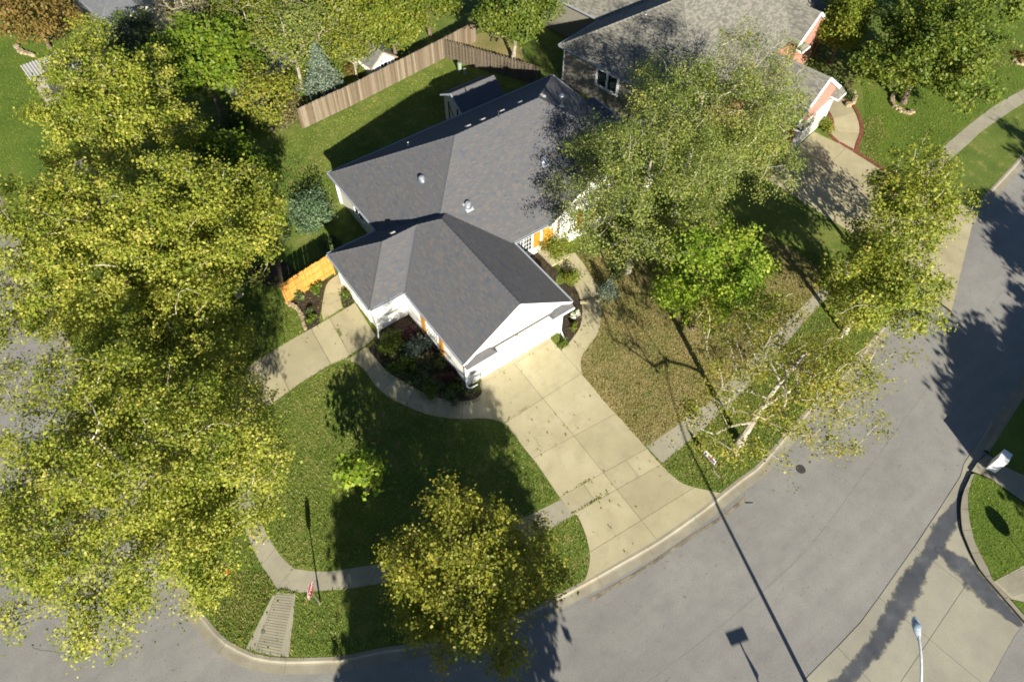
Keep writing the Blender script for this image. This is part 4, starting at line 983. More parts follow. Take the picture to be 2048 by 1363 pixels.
mb = MB(); mb.box((5.4, -17.02, 0), (9.9, -16.97, 2.15)); gd2 = nb(mb, 'garage_door', 'beige')
for r_ in range(4):
    for c in range(8): mb = MB(); mb.box((5.46+c*.555, -17.05, .06+r_*.53), (5.95+c*.555, -17.02, .50+r_*.53)); mb.build('door_panel', M['beige'], gd2)
mb = MB(); mb.bar((5.3, -17.03, 0), (5.3, -17.03, 2.3), .16, .1); mb.bar((10.0, -17.03, 0), (10.0, -17.03, 2.3), .16, .1); mb.bar((5.2, -17.03, 2.25), (10.1, -17.03, 2.25), .1, .16); nb(mb, 'door_trim', 'trimw')
TN = lambda a, o: (.3-o, a); window(-4.2, -2.3, 1.35, 2.6, TN, NBH, (0, 0, 0), 2, w=.19)
mb = MB(); mb.tube([(.22, 1.12, 3.0), (.22, 1.12, .2), (.1, 1.0, .08)], .06, 8); nb(mb, 'downspout', 'trimw')
gutter((0, 1.5, ne), (0, -11.3, ne), (-1, 0, 0), NBH); gutter((0, 1.5, ne), (5.0, 1.5, ne), (0, 1, 0), NBH); gutter((5.0, 1.5, ne), (5.0, 13, ne), (-1, 0, 0), NBH)
mb = MB(); mb.box((7.9, -4.9, 5.6), (8.4, -4.4, 5.95)); nb(mb, 'roof_vent', 'gutter'); mb = MB(); mb.tube([(4.3, -3.2, 4.6), (4.3, -3.2, 5.75)], .05, 8); nb(mb, 'vent_pipe', 'trimw')
mb = MB(); mb.prism([(.05, -11), (.28, -11), (.28, 1.3), (.05, 1.3)], 0, .16); nb(mb, 'foundation', 'conc_grey')
# drive, entry walk and their red paver edging
def nloc(s, t): c, n = math.cos(NA), math.sin(NA); return (21.7+c*s+n*t, 18.8+n*s-c*t)
nd = [nloc(1.6, 17.1), nloc(8.7, 17.1), nloc(8.75, 19.2), nloc(8.45, 21.5), nloc(7.93, 24.67), nloc(8.3, 27.2), nloc(9.0, 29.6), nloc(-1.0, 32.2), nloc(.2, 27.2), nloc(.9, 24.0)]
pcs = []; rest = nd
for t in (19.8, 22.4, 25.2, 27.0): A, B = nloc(-6, t), nloc(14, t); a_ = clip(rest, A, B); pcs.append(a_); rest = clip(rest, B, A)
pcs.append(rest); mid = (nloc(4.7, 10), nloc(4.4, 40)); p2 = []
for s_ in pcs: p2 += [clip(s_, *mid), clip(s_, mid[1], mid[0])]
slab_group('driveway', nd, p2, 'conc_gold', .014)
wi = smooth(ats([(1650, 214), (1658, 222), (1666, 236), (1668, 254), (1661, 268), (1674, 286)]), 5); wo = smooth(ats([(1669, 190), (1684, 197), (1702, 212), (1716, 240), (1719, 264), (1711, 286), (1707, 304)]), 5)
_, nwalk = strip_slabs('entry_walk', wi, wo, 2.4, 'conc_gold', .016)
def edging(line, name='paver_edging', step=.21, w=.24, mat='paver'):
    L_ = plen(line); n = int(L_/step); c = resample(line, n+1); root = None
    mb = MB(); a, b = offset(c, w/2+.02), offset(c, -w/2-.02)
    for i in range(n): mb.face([(*a[i], .012), (*b[i], .012), (*b[i+1], .012), (*a[i+1], .012)])
    root = struct(mb.build(name, M['joint']))
    a, b = offset(c, w/2), offset(c, -w/2)
    for i in range(n):
        s = MB(); k = .06; q = [a[i]*(1-k)+a[i+1]*k, b[i]*(1-k)+b[i+1]*k, a[i]*k*0+b[i+1]*(1-k)+b[i]*k, a[i+1]*(1-k)+a[i]*k]
        s.prism([tuple(x) for x in q], -.02, .036+random.uniform(-.004, .006)); s.build('paver', M[mat], root)
edging(smooth(ats([(1671, 188), (1686, 194), (1705, 209), (1720, 239), (1723, 265), (1715, 287), (1712, 304)]), 5)); edging(ats([(1680, 286), (1712, 304), (1760, 334), (1806, 363)])); edging(smooth(ats([(1646, 214), (1655, 224), (1663, 237), (1665, 254), (1657, 268)]), 5), w=.2); edging(ats([(1660, 270), (1678, 286)]))

# ------------------------------------------------------------------ other houses and garden buildings
def simple_house(name, label, loc, rz, x0, y0, x1, y1, e, k, roof, wallm, axis='x'):
    root = empty(name, loc, rz, label, 'house'); mb = MB(); rd = hip(mb, x0, y0, x1, y1, e, k, axis); o = mb.build('roof', M[roof], root); mb = MB()
    for p, q in rd: mb = MB(); caps(mb, p, q, .3); mb.build('ridge_cap', M[roof], o)
    i = .4
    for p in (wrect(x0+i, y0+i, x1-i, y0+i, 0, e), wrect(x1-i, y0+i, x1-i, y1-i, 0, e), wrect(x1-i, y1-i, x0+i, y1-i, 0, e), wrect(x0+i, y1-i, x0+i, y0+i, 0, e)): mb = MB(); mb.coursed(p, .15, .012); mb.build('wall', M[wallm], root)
    for p, q, ou in (((x0, y0, e), (x1, y0, e), (0, -1, 0)), ((x0, y0, e), (x0, y1, e), (-1, 0, 0)), ((x1, y0, e), (x1, y1, e), (1, 0, 0))): gutter(p, q, ou, root)
    return root
gh = simple_house('grey_house', 'pale grey roofed house beyond the orange tree at the top left', (-4.3, 46.0, 0), R(8), -2.2, 0, 12, 9, 2.7, .38, 'roof_grey', 'tan')
mb = MB(); r3 = gable(mb, -1.9, 2.6, -2.4, 4, 2.7, .5); mb.build('roof', M['roof_grey'], gh)
T_ = lambda a, o: (a, .4-o); window(6, 8, .8, 2.1, T_, gh, (0, 0, 0), 2)
mb = MB(); mb.coursed([(-1.6, -2.2, 0), (2.3, -2.2, 0), (2.3, -2.2, 2.75), (.35, -2.2, 3.7), (-1.6, -2.2, 2.75)], .15, .012); mb.build('wall', M['beige'], gh)
# garden shed in the shade of the back lawn
sh = empty('garden_shed', (13.05, 20.05, 0), 0, 'small dark roofed shed standing in the shade behind the white house', 'shed')
mb = MB(); e = 2.15; k = .62
for f in ([(-1.95, -1.47, e), (1.95, -1.47, e), (1.95, 0, e+1.47*k), (-1.95, 0, e+1.47*k)], [(1.95, 1.47, e), (-1.95, 1.47, e), (-1.95, 0, e+1.47*k), (1.95, 0, e+1.47*k)]): mb.coursed(f, .142, .021)
mb.build('roof', M['roof'], sh)
for pts in ([(-1.75, 1.3, 0), (-1.75, -1.3, 0), (-1.75, -1.3, 2.2), (-1.75, 0, 2.98), (-1.75, 1.3, 2.2)], [(1.75, -1.3, 0), (1.75, 1.3, 0), (1.75, 1.3, 2.2), (1.75, 0, 2.98), (1.75, -1.3, 2.2)], wrect(-1.75, -1.3, 1.75, -1.3, 0, 2.2), wrect(1.75, 1.3, -1.75, 1.3, 0, 2.2)): mb = MB(); mb.coursed(pts, .15, .012); mb.build('wall', M['beige'], sh)
mb = MB(); mb.box((-1.81, -.55, .05), (-1.765, .55, 1.9)); dd_ = mb.build('door', M['beige'], sh)
mb = MB(); mb.bar((-1.82, -.6, 0), (-1.82, -.6, 1.95), .03, .1); mb.bar((-1.82, .6, 0), (-1.82, .6, 1.95), .03, .1); mb.bar((-1.82, -.6, .1), (-1.82, .6, 1.8), .03, .08); mb.build('door_brace', M['dark'], dd_)
mb = MB(); mb.bar((-1.95, -1.50, e-.05), (1.95, -1.50, e-.05), .04, .12); mb.bar((-1.95, 1.50, e-.05), (1.95, 1.50, e-.05), .04, .12)
for s_ in (-1, 1): mb.bar((-1.97, s_*1.5, e-.05), (-1.97, 0, e+1.47*k-.05), .04, .12)
mb.build('fascia', M['gutter'], sh)
mb = MB(); mb.prism([(10.2, 18.35), (12.2, 18.35), (12.2, 19.0), (11.2, 19.1), (10.2, 18.9)], -.05, .03); struct(mb.build('stepping_slab', M['conc_grey']))
# half timbered playhouse behind the cedar fence
ph = empty('playhouse', (10.2, 28.85, 0), R(6), 'white half-timbered playhouse with a grey roof just behind the cedar fence', 'playhouse')
mb = MB(); e = 1.34
for f in ([(-1.32, 3.4, e), (-1.32, -.15, e), (0, -.15, e+.98), (0, 3.4, e+.98)], [(1.32, -.15, e), (1.32, 3.4, e), (0, 3.4, e+.98), (0, -.15, e+.98)]): mb.coursed(f, .142, .021)
mb.build('roof', M['roof_grey'], ph)
for pts in ([(-1.12, 0, 0), (1.12, 0, 0), (1.12, 0, 1.42), (0, 0, 2.22), (-1.12, 0, 1.42)], wrect(-1.12, 3.2, -1.12, 0, 0, 1.42), wrect(1.12, 0, 1.12, 3.2, 0, 1.42), [(1.12, 3.2, 0), (-1.12, 3.2, 0), (-1.12, 3.2, 1.42), (0, 3.2, 2.22), (1.12, 3.2, 1.42)]): mb = MB(); mb.coursed(pts, .2, .008); mb.build('wall', M['white'], ph)
mb = MB()
for p, q in (((-1.12, 1.42), (1.12, 1.42)), ((0, 1.42), (0, 2.18)), ((0, 1.45), (-.46, 1.9)), ((0, 1.45), (.46, 1.9)), ((0, 1.45), (-.75, 1.68)), ((0, 1.45), (.75, 1.68)), ((-1.08, 0), (-1.08, 1.42)), ((1.08, 0), (1.08, 1.42))): mb.bar((p[0], -.03, p[1]), (q[0], -.03, q[1]), .05, .08, (0, 1, 0))
mb.build('timber', M['trimg'], ph)
mb = MB(); mb.bar((-1.32, -.18, e-.08), (0, -.18, e+.92), .05, .14); mb.bar((1.32, -.18, e-.08), (0, -.18, e+.92), .05, .14); mb.build('rake_board', M['stone'], ph)
TPh = lambda a, o: (a, -o); window(-.3, .3, .9, 1.25, TPh, ph, (0, 0, 0), 2)
# ribbed lean-to at the top left
c = at(104, 186); ls = empty('lean_to', (c[0]+.6, c[1], 0), R(4), 'low white lean-to with a ribbed metal roof beside the bright lawn', 'lean-to')
mb = MB(); mb.face([(-1.5, 1.0, 2.3), (2.4, 1.0, 2.3), (2.4, -1.0, 1.9), (-1.5, -1.0, 1.9)][::-1]); mb.face([(-1.5, 1.0, 2.25), (2.4, 1.0, 2.25), (2.4, -1.0, 1.85), (-1.5, -1.0, 1.85)]); rf = mb.build('roof', M['ribroof'], ls)
for k in range(18): mb = MB(); x = -1.46+k*.226; mb.bar((x, 1.0, 2.325), (x, -1.0, 1.925), .06, .05); mb.build('rib', M['beige'], rf)
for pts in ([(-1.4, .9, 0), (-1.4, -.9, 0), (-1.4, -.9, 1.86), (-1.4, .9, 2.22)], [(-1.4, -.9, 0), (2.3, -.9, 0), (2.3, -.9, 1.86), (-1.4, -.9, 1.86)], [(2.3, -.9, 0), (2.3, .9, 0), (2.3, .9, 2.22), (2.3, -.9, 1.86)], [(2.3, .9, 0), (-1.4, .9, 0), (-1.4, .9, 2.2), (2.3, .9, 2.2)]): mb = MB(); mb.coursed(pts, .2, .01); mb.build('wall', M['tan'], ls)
mb = MB(); mb.box((-.6, -.94, .05), (.9, -.915, 1.65)); mb.build('doorway', M['dark'], ls)
# patio with a low roofed seat behind the spruce
pt = smooth([(0.2, 31.2), (3.6, 31.2), (4.6, 33.0), (4.8, 40.5), (-.8, 41.5), (-1.4, 35)], 3, True)
slab_group('patio', pt, [clip(clip(pt, (a, 0), (a, 9)) and clip(pt, (a+1.35, 0), (a+1.35, 9)), (a, 9), (a, 0)) if False else clip(clip(pt, (a+1.4, 0), (a+1.4, 9)), (a, 9), (a, 0)) for a in (-2.0, -.6, .8, 2.2, 3.6)], 'patio', .02)
gz = empty('grey_shelter', (2.2, 36.2, 0), R(20), 'small grey roofed garden shelter on the patio behind the trees', 'shelter')
mb = MB(); hip(mb, -1.7, -1.4, 1.7, 1.4, 2.1, .35); mb.build('roof', M['roof_grey'], gz)
for x in (-1.5, 1.5):
    for y in (-1.2, 1.2): mb = MB(); mb.bar((x, y, 0), (x, y, 2.1), .12, .12); mb.build('post', M['trimw'], gz)

# ------------------------------------------------------------------ fences: every board its own piece
def fence(name, label, pts, h, mat, bw=.14, style='board', gap=.0012, zb=.03, cat='fence', both=False):
    root = empty(name, (*pts[0], 0), 0, label, cat); o0 = np.array(pts[0])
    meshes = {}
    for i in range(len(pts)-1):
        p, q = np.array(pts[i]), np.array(pts[i+1]); L_ = np.linalg.norm(q-p); d = (q-p)/L_; nn = np.array((-d[1], d[0])); ang = math.atan2(d[1], d[0])
        n = int(L_/bw)
        for k in range(n):
            key = k % 5
            if key not in meshes:
                mb = MB(); hh = h+(-.012, .008, 0, .016, -.006)[key]; w = bw/2-(gap if style == 'board' else -.012)
                mb.prism([(-w, -.011), (w, -.011), (w, .011), (-w, .011)], zb, hh-.04, False); mb.prism([(-w+.03, -.011), (w-.03, -.011), (w-.03, .011), (-w+.03, .011)], hh-.045, hh, False)
                meshes[key] = mb.mesh('board', M[mat])
            side = -.045 if style == 'board' else (-.05 if k % 2 else .05)
            c = p+d*(k+.5)*L_/n+nn*side-o0
            b = bpy.data.objects.new('board', meshes[key]); COL.objects.link(b); b.parent = root; b.location = (c[0], c[1], random.uniform(-.015, .012)); b.rotation_euler = (random.gauss(0, .008), random.gauss(0, .006), ang)
        for z in (.35, h*.55, h-.28):
            mb = MB(); mb.bar((*(p-o0), z), (*(q-o0), z), .04, .085); mb.build('rail', M[mat], root)
        m = max(1, round(L_/2.4))
        for k in range(m+1):
            c = p+d*L_*k/m-o0+nn*.055; mb = MB(); mb.bar((*c, 0), (*c, h-.05), .09, .09); mb.build('post', M[mat], root)
    return root
fence('cedar_fence', 'long weathered cedar board fence along the back of the shaded lawn', [at(606, 257), at(700, 213), at(887, 117), at(952, 82)], 1.85, 'fence_old', .145)
fence('picket_fence', 'dark open-board fence running from the cedar fence down to the white house', [at(892, 117), at(960, 138), at(1064, 168), (19.6, 20.3)], 1.75, 'fence_dark', .15, 'open')
fence('cedar_gate_fence', 'bright amber new cedar fence beside the small garage', [(-3.2, 12.15), (-5.5, 11.8), (-6.75, 11.6)], 1.8, 'fence_new', .145)

# ------------------------------------------------------------------ street furniture
def text_mesh(body, size, name, mat, parent, loc, rot, sx_=1.0):
    cu = bpy.data.curves.new(name, 'FONT'); cu.body = body; cu.size = size; cu.align_x = 'CENTER'; cu.align_y = 'CENTER'; cu.extrude = .002; cu.offset = size*.02
    tmp = bpy.data.objects.new(name, cu); COL.objects.link(tmp)
    me = bpy.data.meshes.new_from_object(tmp); bpy.data.objects.remove(tmp)
    me.materials.clear(); me.materials.append(mat); o = bpy.data.objects.new(name, me); COL.objects.link(o); o.parent = parent; o.location = loc; o.rotation_euler = rot; o.scale = (sx_, 1, 1); return o
def stop_sign(label, base, ang, zc=2.22):
    root = empty('stop_sign', (*base, 0), ang, label, 'stop sign')      # local +x is the reading direction, -y faces the reader
    mb = MB(); mb.bar((0, .03, 0), (0, .03, zc+.36), .055, .035); mb.build('post', M['steel'], root)
    mb = MB(); mb.bar((0, .03, .02), (0, .03, .55), .075, .05); mb.build('post_sleeve', M['steel'], root)
    def octa(r, y): return [(r*math.cos(R(22.5+45*k)), y, zc+r*math.sin(R(22.5+45*k))) for k in range(8)]
    mb = MB(); a, b = octa(.41, 0), octa(.41, .006); mb.face(a[::-1]); mb.face(b)
    for k in range(8): mb.face([a[k], a[(k+1) % 8], b[(k+1) % 8], b[k]])
    pl = mb.build('sign_plate', M['signw'], root)
    mb = MB(); mb.face(octa(.385, -.004)[::-1]); mb.build('red_field', M['stopred'], pl)
    text_mesh('STOP', .36, 'lettering', M['signw'], pl, (0, -.008, zc), (R(90), 0, 0), .82); return root
p, q = np.array(at(613, 1190, 2.2)), np.array(at(619.5, 1162, 2.2)); base = at(642.3, 1207)
stop_sign('red STOP sign on a steel post beside the grooved kerb ramp', base, math.atan2(q[1]-p[1], q[0]-p[0]))
stop_sign('red STOP sign at the side street across the road, seen by its shadow', (15.0, -27.0), R(165))

hy_ = at(455, 1143); hyd = empty('fire_hydrant', (*hy_, 0), .4, 'red fire hydrant in the grass under the large corner sycamore', 'fire hydrant')
mb = MB(); mb.lathe([(.16, 0), (.16, .04), (.11, .06), (.11, .48), (.15, .50), (.15, .54), (.13, .56), (.11, .66), (.05, .72), (.03, .73), (.03, .78), (.01, .785)], (0, 0, 0), 14); mb.build('barrel', M['hydrant'], hyd)
for a in (0, math.pi, math.pi/2): mb = MB(); d = np.array((math.cos(a), math.sin(a), 0)); mb.tube([d*.09+(0, 0, .40), d*.18+(0, 0, .40)], .055 if a != math.pi/2 else .075, 8); mb.tube([d*.18+(0, 0, .40), d*.205+(0, 0, .40)], .035, 6); mb.build('nozzle', M['hydrant'], hyd)

# estate agent's board in the verge
p, q = np.array(at(1411, 897, .95)), np.array(at(1434, 921, .95)); c = (p+q)/2; an = math.atan2((q-p)[1], (q-p)[0])
ys = empty('yard_sign', (*c, 0), an, 'small white, brick-red and blue yard sign in the grass by the pavement', 'yard sign')
mb = MB(); mb.box((-.40, -.02, .42), (.40, .02, .86)); pn = mb.build('panel', M['signw'], ys)
mb = MB(); mb.box((-.10, -.026, .56), (.37, .026, .74)); mb.build('name_strip', M['signbrick'], pn)
mb = MB(); mb.box((-.37, -.026, .44), (.37, .026, .50)); mb.build('base_strip', M['signblue'], pn)
mb = MB(); mb.lathe([(.055, 0), (.055, .01)], (0, 0, 0), 10); o = mb.build('emblem', M['dark'], pn); o.location = (-.26, -.032, .72); o.rotation_euler = (R(90), 0, 0)
for x in (-.37, .37): mb = MB(); mb.bar((x, 0, 0), (x, 0, .90), .035, .035); mb.build('post', M['dark'], ys)
mb = MB(); mb.bar((.52, -.06, .05), (1.02, -.10, .03), .07, .03); mb.build('stake', M['conc_grey'], ys)

def street_lamp(label, base, h, head, ext=.0):
    root = empty('street_lamp', (*base, 0), 0, label, 'street lamp'); a = np.array((head[0]-base[0], head[1]-base[1])); L_ = np.linalg.norm(a); u = a/L_
    mb = MB(); mb.tube([(0, 0, 0), (0, 0, h*.5), (0, 0, h-.9)], [.105, .085, .062], 12); mb.build('pole', M['lampgrey'], root)
    mb = MB(); mb.lathe([(.20, 0), (.20, .05), (.14, .08), (.12, .35)], (0, 0, 0), 12); mb.build('base_collar', M['lampgrey'], root)
    pts = [(0, 0, h-.95)]+[(u[0]*L_*t, u[1]*L_*t, h-.95+1.25*math.sin(t*math.pi/2)**.9) for t in np.linspace(.05, 1, 11)]
    mb = MB(); mb.tube(pts, [.055]*3+[.045]*9, 10); mb.build('arm', M['lampgrey'], root)
    hz_ = h+.28; prof = [(-.12, .05), (.0, .085), (.15, .13), (.38, .155), (.55, .13), (.66, .07), (.70, .01)]; mb = MB(); n = 12
    v = np.array((-u[1], u[0])); rings = []
    for t, w in prof: rings.append([np.array((*(u*(L_+t)+v*w*math.cos(2*math.pi*k/n)), hz_+.06*math.sin(2*math.pi*k/n)*(1 if math.sin(2*math.pi*k/n) > 0 else .5)*w/.1)) for k in range(n)])
    for i in range(len(rings)-1):
        for k in range(n): mb.face([rings[i][k], rings[i][(k+1) % n], rings[i+1][(k+1) % n], rings[i+1][k]])
    hd_ = mb.build('lamp_head', M['lampgrey'], root)
    mb = MB(); cc = u*(L_+.34); mb.lathe([(.145, 0), (.14, .05), (.10, .10), (.02, .125)], (0, 0, 0), 16); o = mb.build('lens', M['lens'], hd_); o.location = (cc[0], cc[1], hz_+.055)
    return root
LH = 8.0; hd = np.array(at(1837, 1272, LH+.3)); sd_ = np.array((math.cos(R(SUN_AZ)), math.sin(R(SUN_AZ))))
top_xy = np.array(at(1834, 1440, LH-.9))
street_lamp('grey cobra-head street lamp reaching over the concrete cross gutter', tuple(top_xy), LH, tuple(hd))
up = empty('utility_pole', (-33.0, -26, 0), 0, 'wooden utility pole across the side street, seen by its thin shadow', 'pole')
mb = MB(); mb.tube([(0, 0, 0), (0, 0, 11)], [.15, .11], 10); mb.build('pole', M['bark_grey'], up)
mb = MB(); mb.bar((-1.1, 0, 10.4), (1.1, 0, 10.4), .1, .12); mb.build('crossarm', M['bark_grey'], up)
# solar powered speed sign: only its shadow reaches the picture
sp_ = np.array(at(1482, 1284))-sd_*3.4/math.tan(R(SUN_EL)); ss = empty('solar_post', (*sp_, 0), R(-18), 'slim post with a tilted solar panel by the kerb, seen by its shadow', 'post')
mb = MB(); mb.tube([(0, 0, 0), (0, 0, 3.35)], .04, 8); mb.build('post', M['steel'], ss)
mb = MB(); mb.bar((-.46, 0, 3.42), (.46, 0, 3.42), .55, .04); mb.build('solar_panel', M['dark'], ss)
mb = MB(); mb.face([(0, .02, 2.5), (.16, .02, 2.6), (.06, .02, 3.0), (0, .02, 3.2)]); mb.face([(0, -.02, 3.2), (.06, -.02, 3.0), (.16, -.02, 2.6), (0, -.02, 2.5)]); mb.build('bracket', M['dark'], ss)

# white mail box unit at the far pavement
P4 = [np.array(at(*p, 1.38)) for p in ((1996, 917), (2015, 926), (2025, 909), (2009, 898))]; c = sum(P4)/4
mbx = empty('mailbox_unit', (*c, 0), 0, 'white mailbox unit on a short dark post at the far pavement', 'mailbox'); Q4 = [tuple(p-c) for p in P4]
mb = MB(); mb.prism(Q4, .24, 1.34, True); body = mb.build('body', M['trimw'], mbx)
mb = MB(); mb.prism([(x*1.05, y*1.05) for x, y in Q4], 1.34, 1.385, True); mb.build('top', M['trimw'], mbx)
a, b = np.array(Q4[0]), np.array(Q4[1]); n_ = np.array(((b-a)[1], -(b-a)[0])); n_ /= np.linalg.norm(n_)
if n_@(a+b) < 0: n_ = -n_
for k in range(4):
    for h_ in range(2):
        p0, p1 = a+(b-a)*(.06+.46*h_), a+(b-a)*(.48+.46*h_); z0_, z1_ = .30+k*.26, .52+k*.26; mb = MB()
        mb.prism([tuple(p0), tuple(p1), tuple(p1+n_*.012), tuple(p0+n_*.012)], z0_, z1_, True); mb.build('door', M['trimw'], body)
mb = MB(); mb.bar((0, 0, 0), (0, 0, .26), .2, .2); mb.build('post', M['dark'], mbx)
mb = MB(); mb.prism([(-.3, -.3), (.3, -.3), (.3, .3), (-.3, .3)], 0, .05); mb.build('footing', M['conc_grey'], mbx)

# covers and boxes in the ground
c = at(1603, 935.5); mb = MB(); mb.lathe([(.26, 0), (.26, .008), (.22, .010), (.02, .011)], (0, 0, 0), 20); o = mb.build('valve_cover', M['iron'], None, (*c, -.130)); tag(o, 'round dark iron valve cover in the road near the thin sycamore', 'cover')
for px, py, r_, h_, lb in ((920, 144, .17, .85, 'taller green utility pedestal by the dark fence'), (930, 149, .12, .55, 'shorter green utility pedestal by the dark fence')):
    c = at(px, py); pe = empty('utility_pedestal', (*c, 0), 0, lb, 'pedestal'); mb = MB(); mb.lathe([(r_*1.08, 0), (r_*1.08, .12), (r_, .14), (r_, h_*.86)], (0, 0, 0), 14); mb.build('body', M['pedestal'], pe); mb = MB(); mb.lathe([(r_*1.1, h_*.86), (r_*1.1, h_*.96), (r_*.6, h_), (.01, h_)], (0, 0, 0), 14); mb.build('cap', M['pedestal'], pe)
c = at(1498, 1003); g = MB(); g.face([(c[0]-.16, c[1]+.10, -.1255), (c[0]-.06, c[1]+.0, -.1255), (c[0]+.20, c[1]-.16, -.1255), (c[0]+.22, c[1]-.10, -.1255), (c[0]+.02, c[1]+.05, -.1255), (c[0]-.10, c[1]+.16, -.1255)]); struct(g.build('tar_patch', M['dark']))

# stones edging the beds
def stones(pts, n, label, group, r_=.17, h_=.14, seed=1):
    rng = np.random.default_rng(seed); c = resample(smooth(ats(pts), 5), n); root = empty('stone_edging', (*c[0], 0), 0, label, 'edging', group)
    for i, p in enumerate(c):
        mb = MB(); m = 8; a0 = rng.random()*6; rr = r_*(.8+.5*rng.random()); hh = h_*(.7+.6*rng.random()); lo = []; hi = []
        for k in range(m):
            a = a0+2*math.pi*k/m; q = rr*(.8+.35*rng.random()); lo.append((q*math.cos(a), q*math.sin(a)*.8, -.03)); hi.append((q*.78*math.cos(a), q*.62*math.sin(a), hh*(.85+.25*rng.random())))
        for k in range(m): mb.face([lo[k], lo[(k+1) % m], hi[(k+1) % m], hi[k]])
        mb.face(hi); o = mb.build('stone', M['stone'], root); o.location = (p[0]-c[0][0], p[1]-c[0][1], 0); o.rotation_euler = (0, 0, rng.random()*6)
    return root
stones([(574, 606), (592, 615), (602, 628), (606, 642), (611, 657)], 12, 'line of tan stones edging the bed below the amber fence', None, .16, .14, 3)
stones([(1693, 212), (1704, 207), (1710, 198), (1707, 188)], 9, 'short curved line of tan stones by the entry walk of the brick house', None, .2, .2, 4)
stones([(1785, 193), (1783, 203), (1789, 214), (1801, 222), (1815, 227), (1826, 225)], 16, 'curved ring of tan stones under the round tree at the top right', None, .22, .2, 5)
stones([(2028, 122), (2036, 128), (2048, 130)], 5, 'few tan stones round an orange bed at the right edge', None, .2, .2, 6)
stones([(1372, 462), (1385, 455), (1396, 445), (1402, 432)], 10, 'curved row of tan stones on the lawn beneath the large birches', None, .17, .15, 8)
stones([(35, 95), (42, 104), (55, 108), (66, 112)], 7, 'low tan stones below the orange tree at the top left', None, .25, .2, 7)
stones([(905, 802), (935, 806), (958, 797)], 9, 'row of dark edging stones where the front bed meets the walk', None, .1, .06, 9)

# ------------------------------------------------------------------ shrubs and flowers
def sh_(name, label, px, py, r, h, n, size, mat, seed, group=None, **k): return shrub(name, label, at(px, py), r, h, n, size, mat, seed, 'shrub', group, **k)
sh_('shrub', 'dark purple-leaved shrub nearest the inner corner of the front bed', 820, 672, .75, 1.1, 1500, .10, 'purple', 11)
sh_('shrub', 'mid purple shrub against the shuttered garage wall', 852, 690, .6, .9, 900, .10, 'purple', 12)
sh_('shrub', 'dusty blue-green shrub in the middle of the front bed', 836, 708, 1.0, 1.0, 2000, .09, 'spruce', 13, tint=-.25)
sh_('shrub', 'dark green shrub at the north end of the front bed', 785, 690, .85, 1.0, 1500, .09, 'green', 14)
sh_('shrub', 'bright green low shrub on the walk side of the front bed', 805, 738, .75, .75, 1400, .10, 'green', 15)
sh_('shrub', 'dark leafy shrub beside the bright green one in the front bed', 870, 735, .75, .6, 1200, .09, 'dark', 16)
sh_('shrub', 'purple shrub at the garage corner of the front bed', 913, 742, .55, .85, 1000, .10, 'purple', 17)
sh_('shrub', 'small olive shrub at the tip of the front bed', 905, 780, .6, .4, 900, .09, 'green', 18, tint=-.2)
sh_('shrub', 'olive ground cover shrub between the walk and the purple corner shrub', 872, 768, .6, .4, 900, .09, 'dark', 19, tint=.15)
sh_('shrub', 'dark shrub in the south tip of the front bed by the downspout', 930, 782, .45, .4, 600, .09, 'dark', 20)
sh_('shrub', 'rusty low shrub along the walk edge of the front bed', 840, 752, .45, .35, 500, .09, 'brown', 21)
sh_('shrub', 'purple-brown shrub at the walk end of the front bed', 792, 716, .5, .55, 600, .09, 'brown', 22, tint=-.2)
rb = np.random.default_rng(77)
bp = [(800, 700, 'dark', 'dark plant behind the blue-green shrub'), (850, 725, 'brown', 'brown seed heads in the middle of the front bed'), (825, 735, 'green', 'green clump by the walk in the front bed'), (885, 715, 'dark', 'dark plant under the amber shutters'), (775, 705, 'green', 'green clump at the walk end near the white wall'), (860, 790, 'green', 'green clump where the walk curves round the bed'), (890, 762, 'purple', 'low purple plant left of the corner shrub'), (838, 762, 'dark', 'dark ground cover at the outer curve of the bed'), (925, 765, 'brown', 'brown clump against the garage corner'), (815, 755, 'dark', 'dark ground cover beside the bright green shrub'), (870, 700, 'purple', 'purple plant between the two amber shutters'), (905, 795, 'dark', 'dark mat of leaves at the stone edge')]
for i, (px, py, mt, lb) in enumerate(bp): sh_('bed_plant', lb, px, py, .55+.2*rb.random(), .5+.4*rb.random(), 800, .085, mt, 200+i)
sh_('flower_clump', 'white flowering clump in the small bed right of the garage', 1150, 634, .42, .5, 500, .10, 'flower', 23)
sh_('shrub', 'green shrub behind the white flowers right of the garage', 1140, 622, .4, .5, 500, .10, 'green', 24)
sh_('shrub', 'low green clump by the downspout right of the garage door', 1125, 690, .42, .28, 600, .09, 'green', 25)
sh_('shrub', 'yellow-green perennial in the small bed right of the garage', 1146, 655, .35, .4, 400, .09, 'yg', 26)
sh_('shrub', 'bright lime shrub in the gate bed by the side driveway', 626, 640, .42, .42, 500, .11, 'bright', 27)
sh_('shrub', 'dark broad-leaved plant in the gate bed nearest the amber fence', 601, 592, .55, .7, 450, .17, 'dark', 28)
sh_('shrub', 'leafy green plant in the gate bed beside the path', 634, 580, .45, .5, 400, .15, 'green', 29)
sh_('shrub', 'small dark plant under the lime shrub in the gate bed', 618, 625, .35, .35, 250, .13, 'dark', 30)
sh_('shrub', 'green plant squeezed between the gate path and the small garage', 693, 592, .35, .4, 350, .12, 'green', 31)
sh_('shrub', 'yellow-green airy shrub beside the front door path', 1118, 505, 1.15, 1.5, 2600, .09, 'yg', 32)
sh_('shrub', 'golden shrub along the east wall of the garage', 1095, 500, .9, 1.2, 1700, .09, 'yg', 33, tint=.15)
sh_('shrub', 'brown twiggy shrub under the white-grid window', 1075, 495, .8, 1.1, 900, .09, 'brown', 34)
sh_('shrub', 'yellow-green shrub near the top of the door walk', 1142, 560, .75, 1.0, 1200, .09, 'yg', 35)
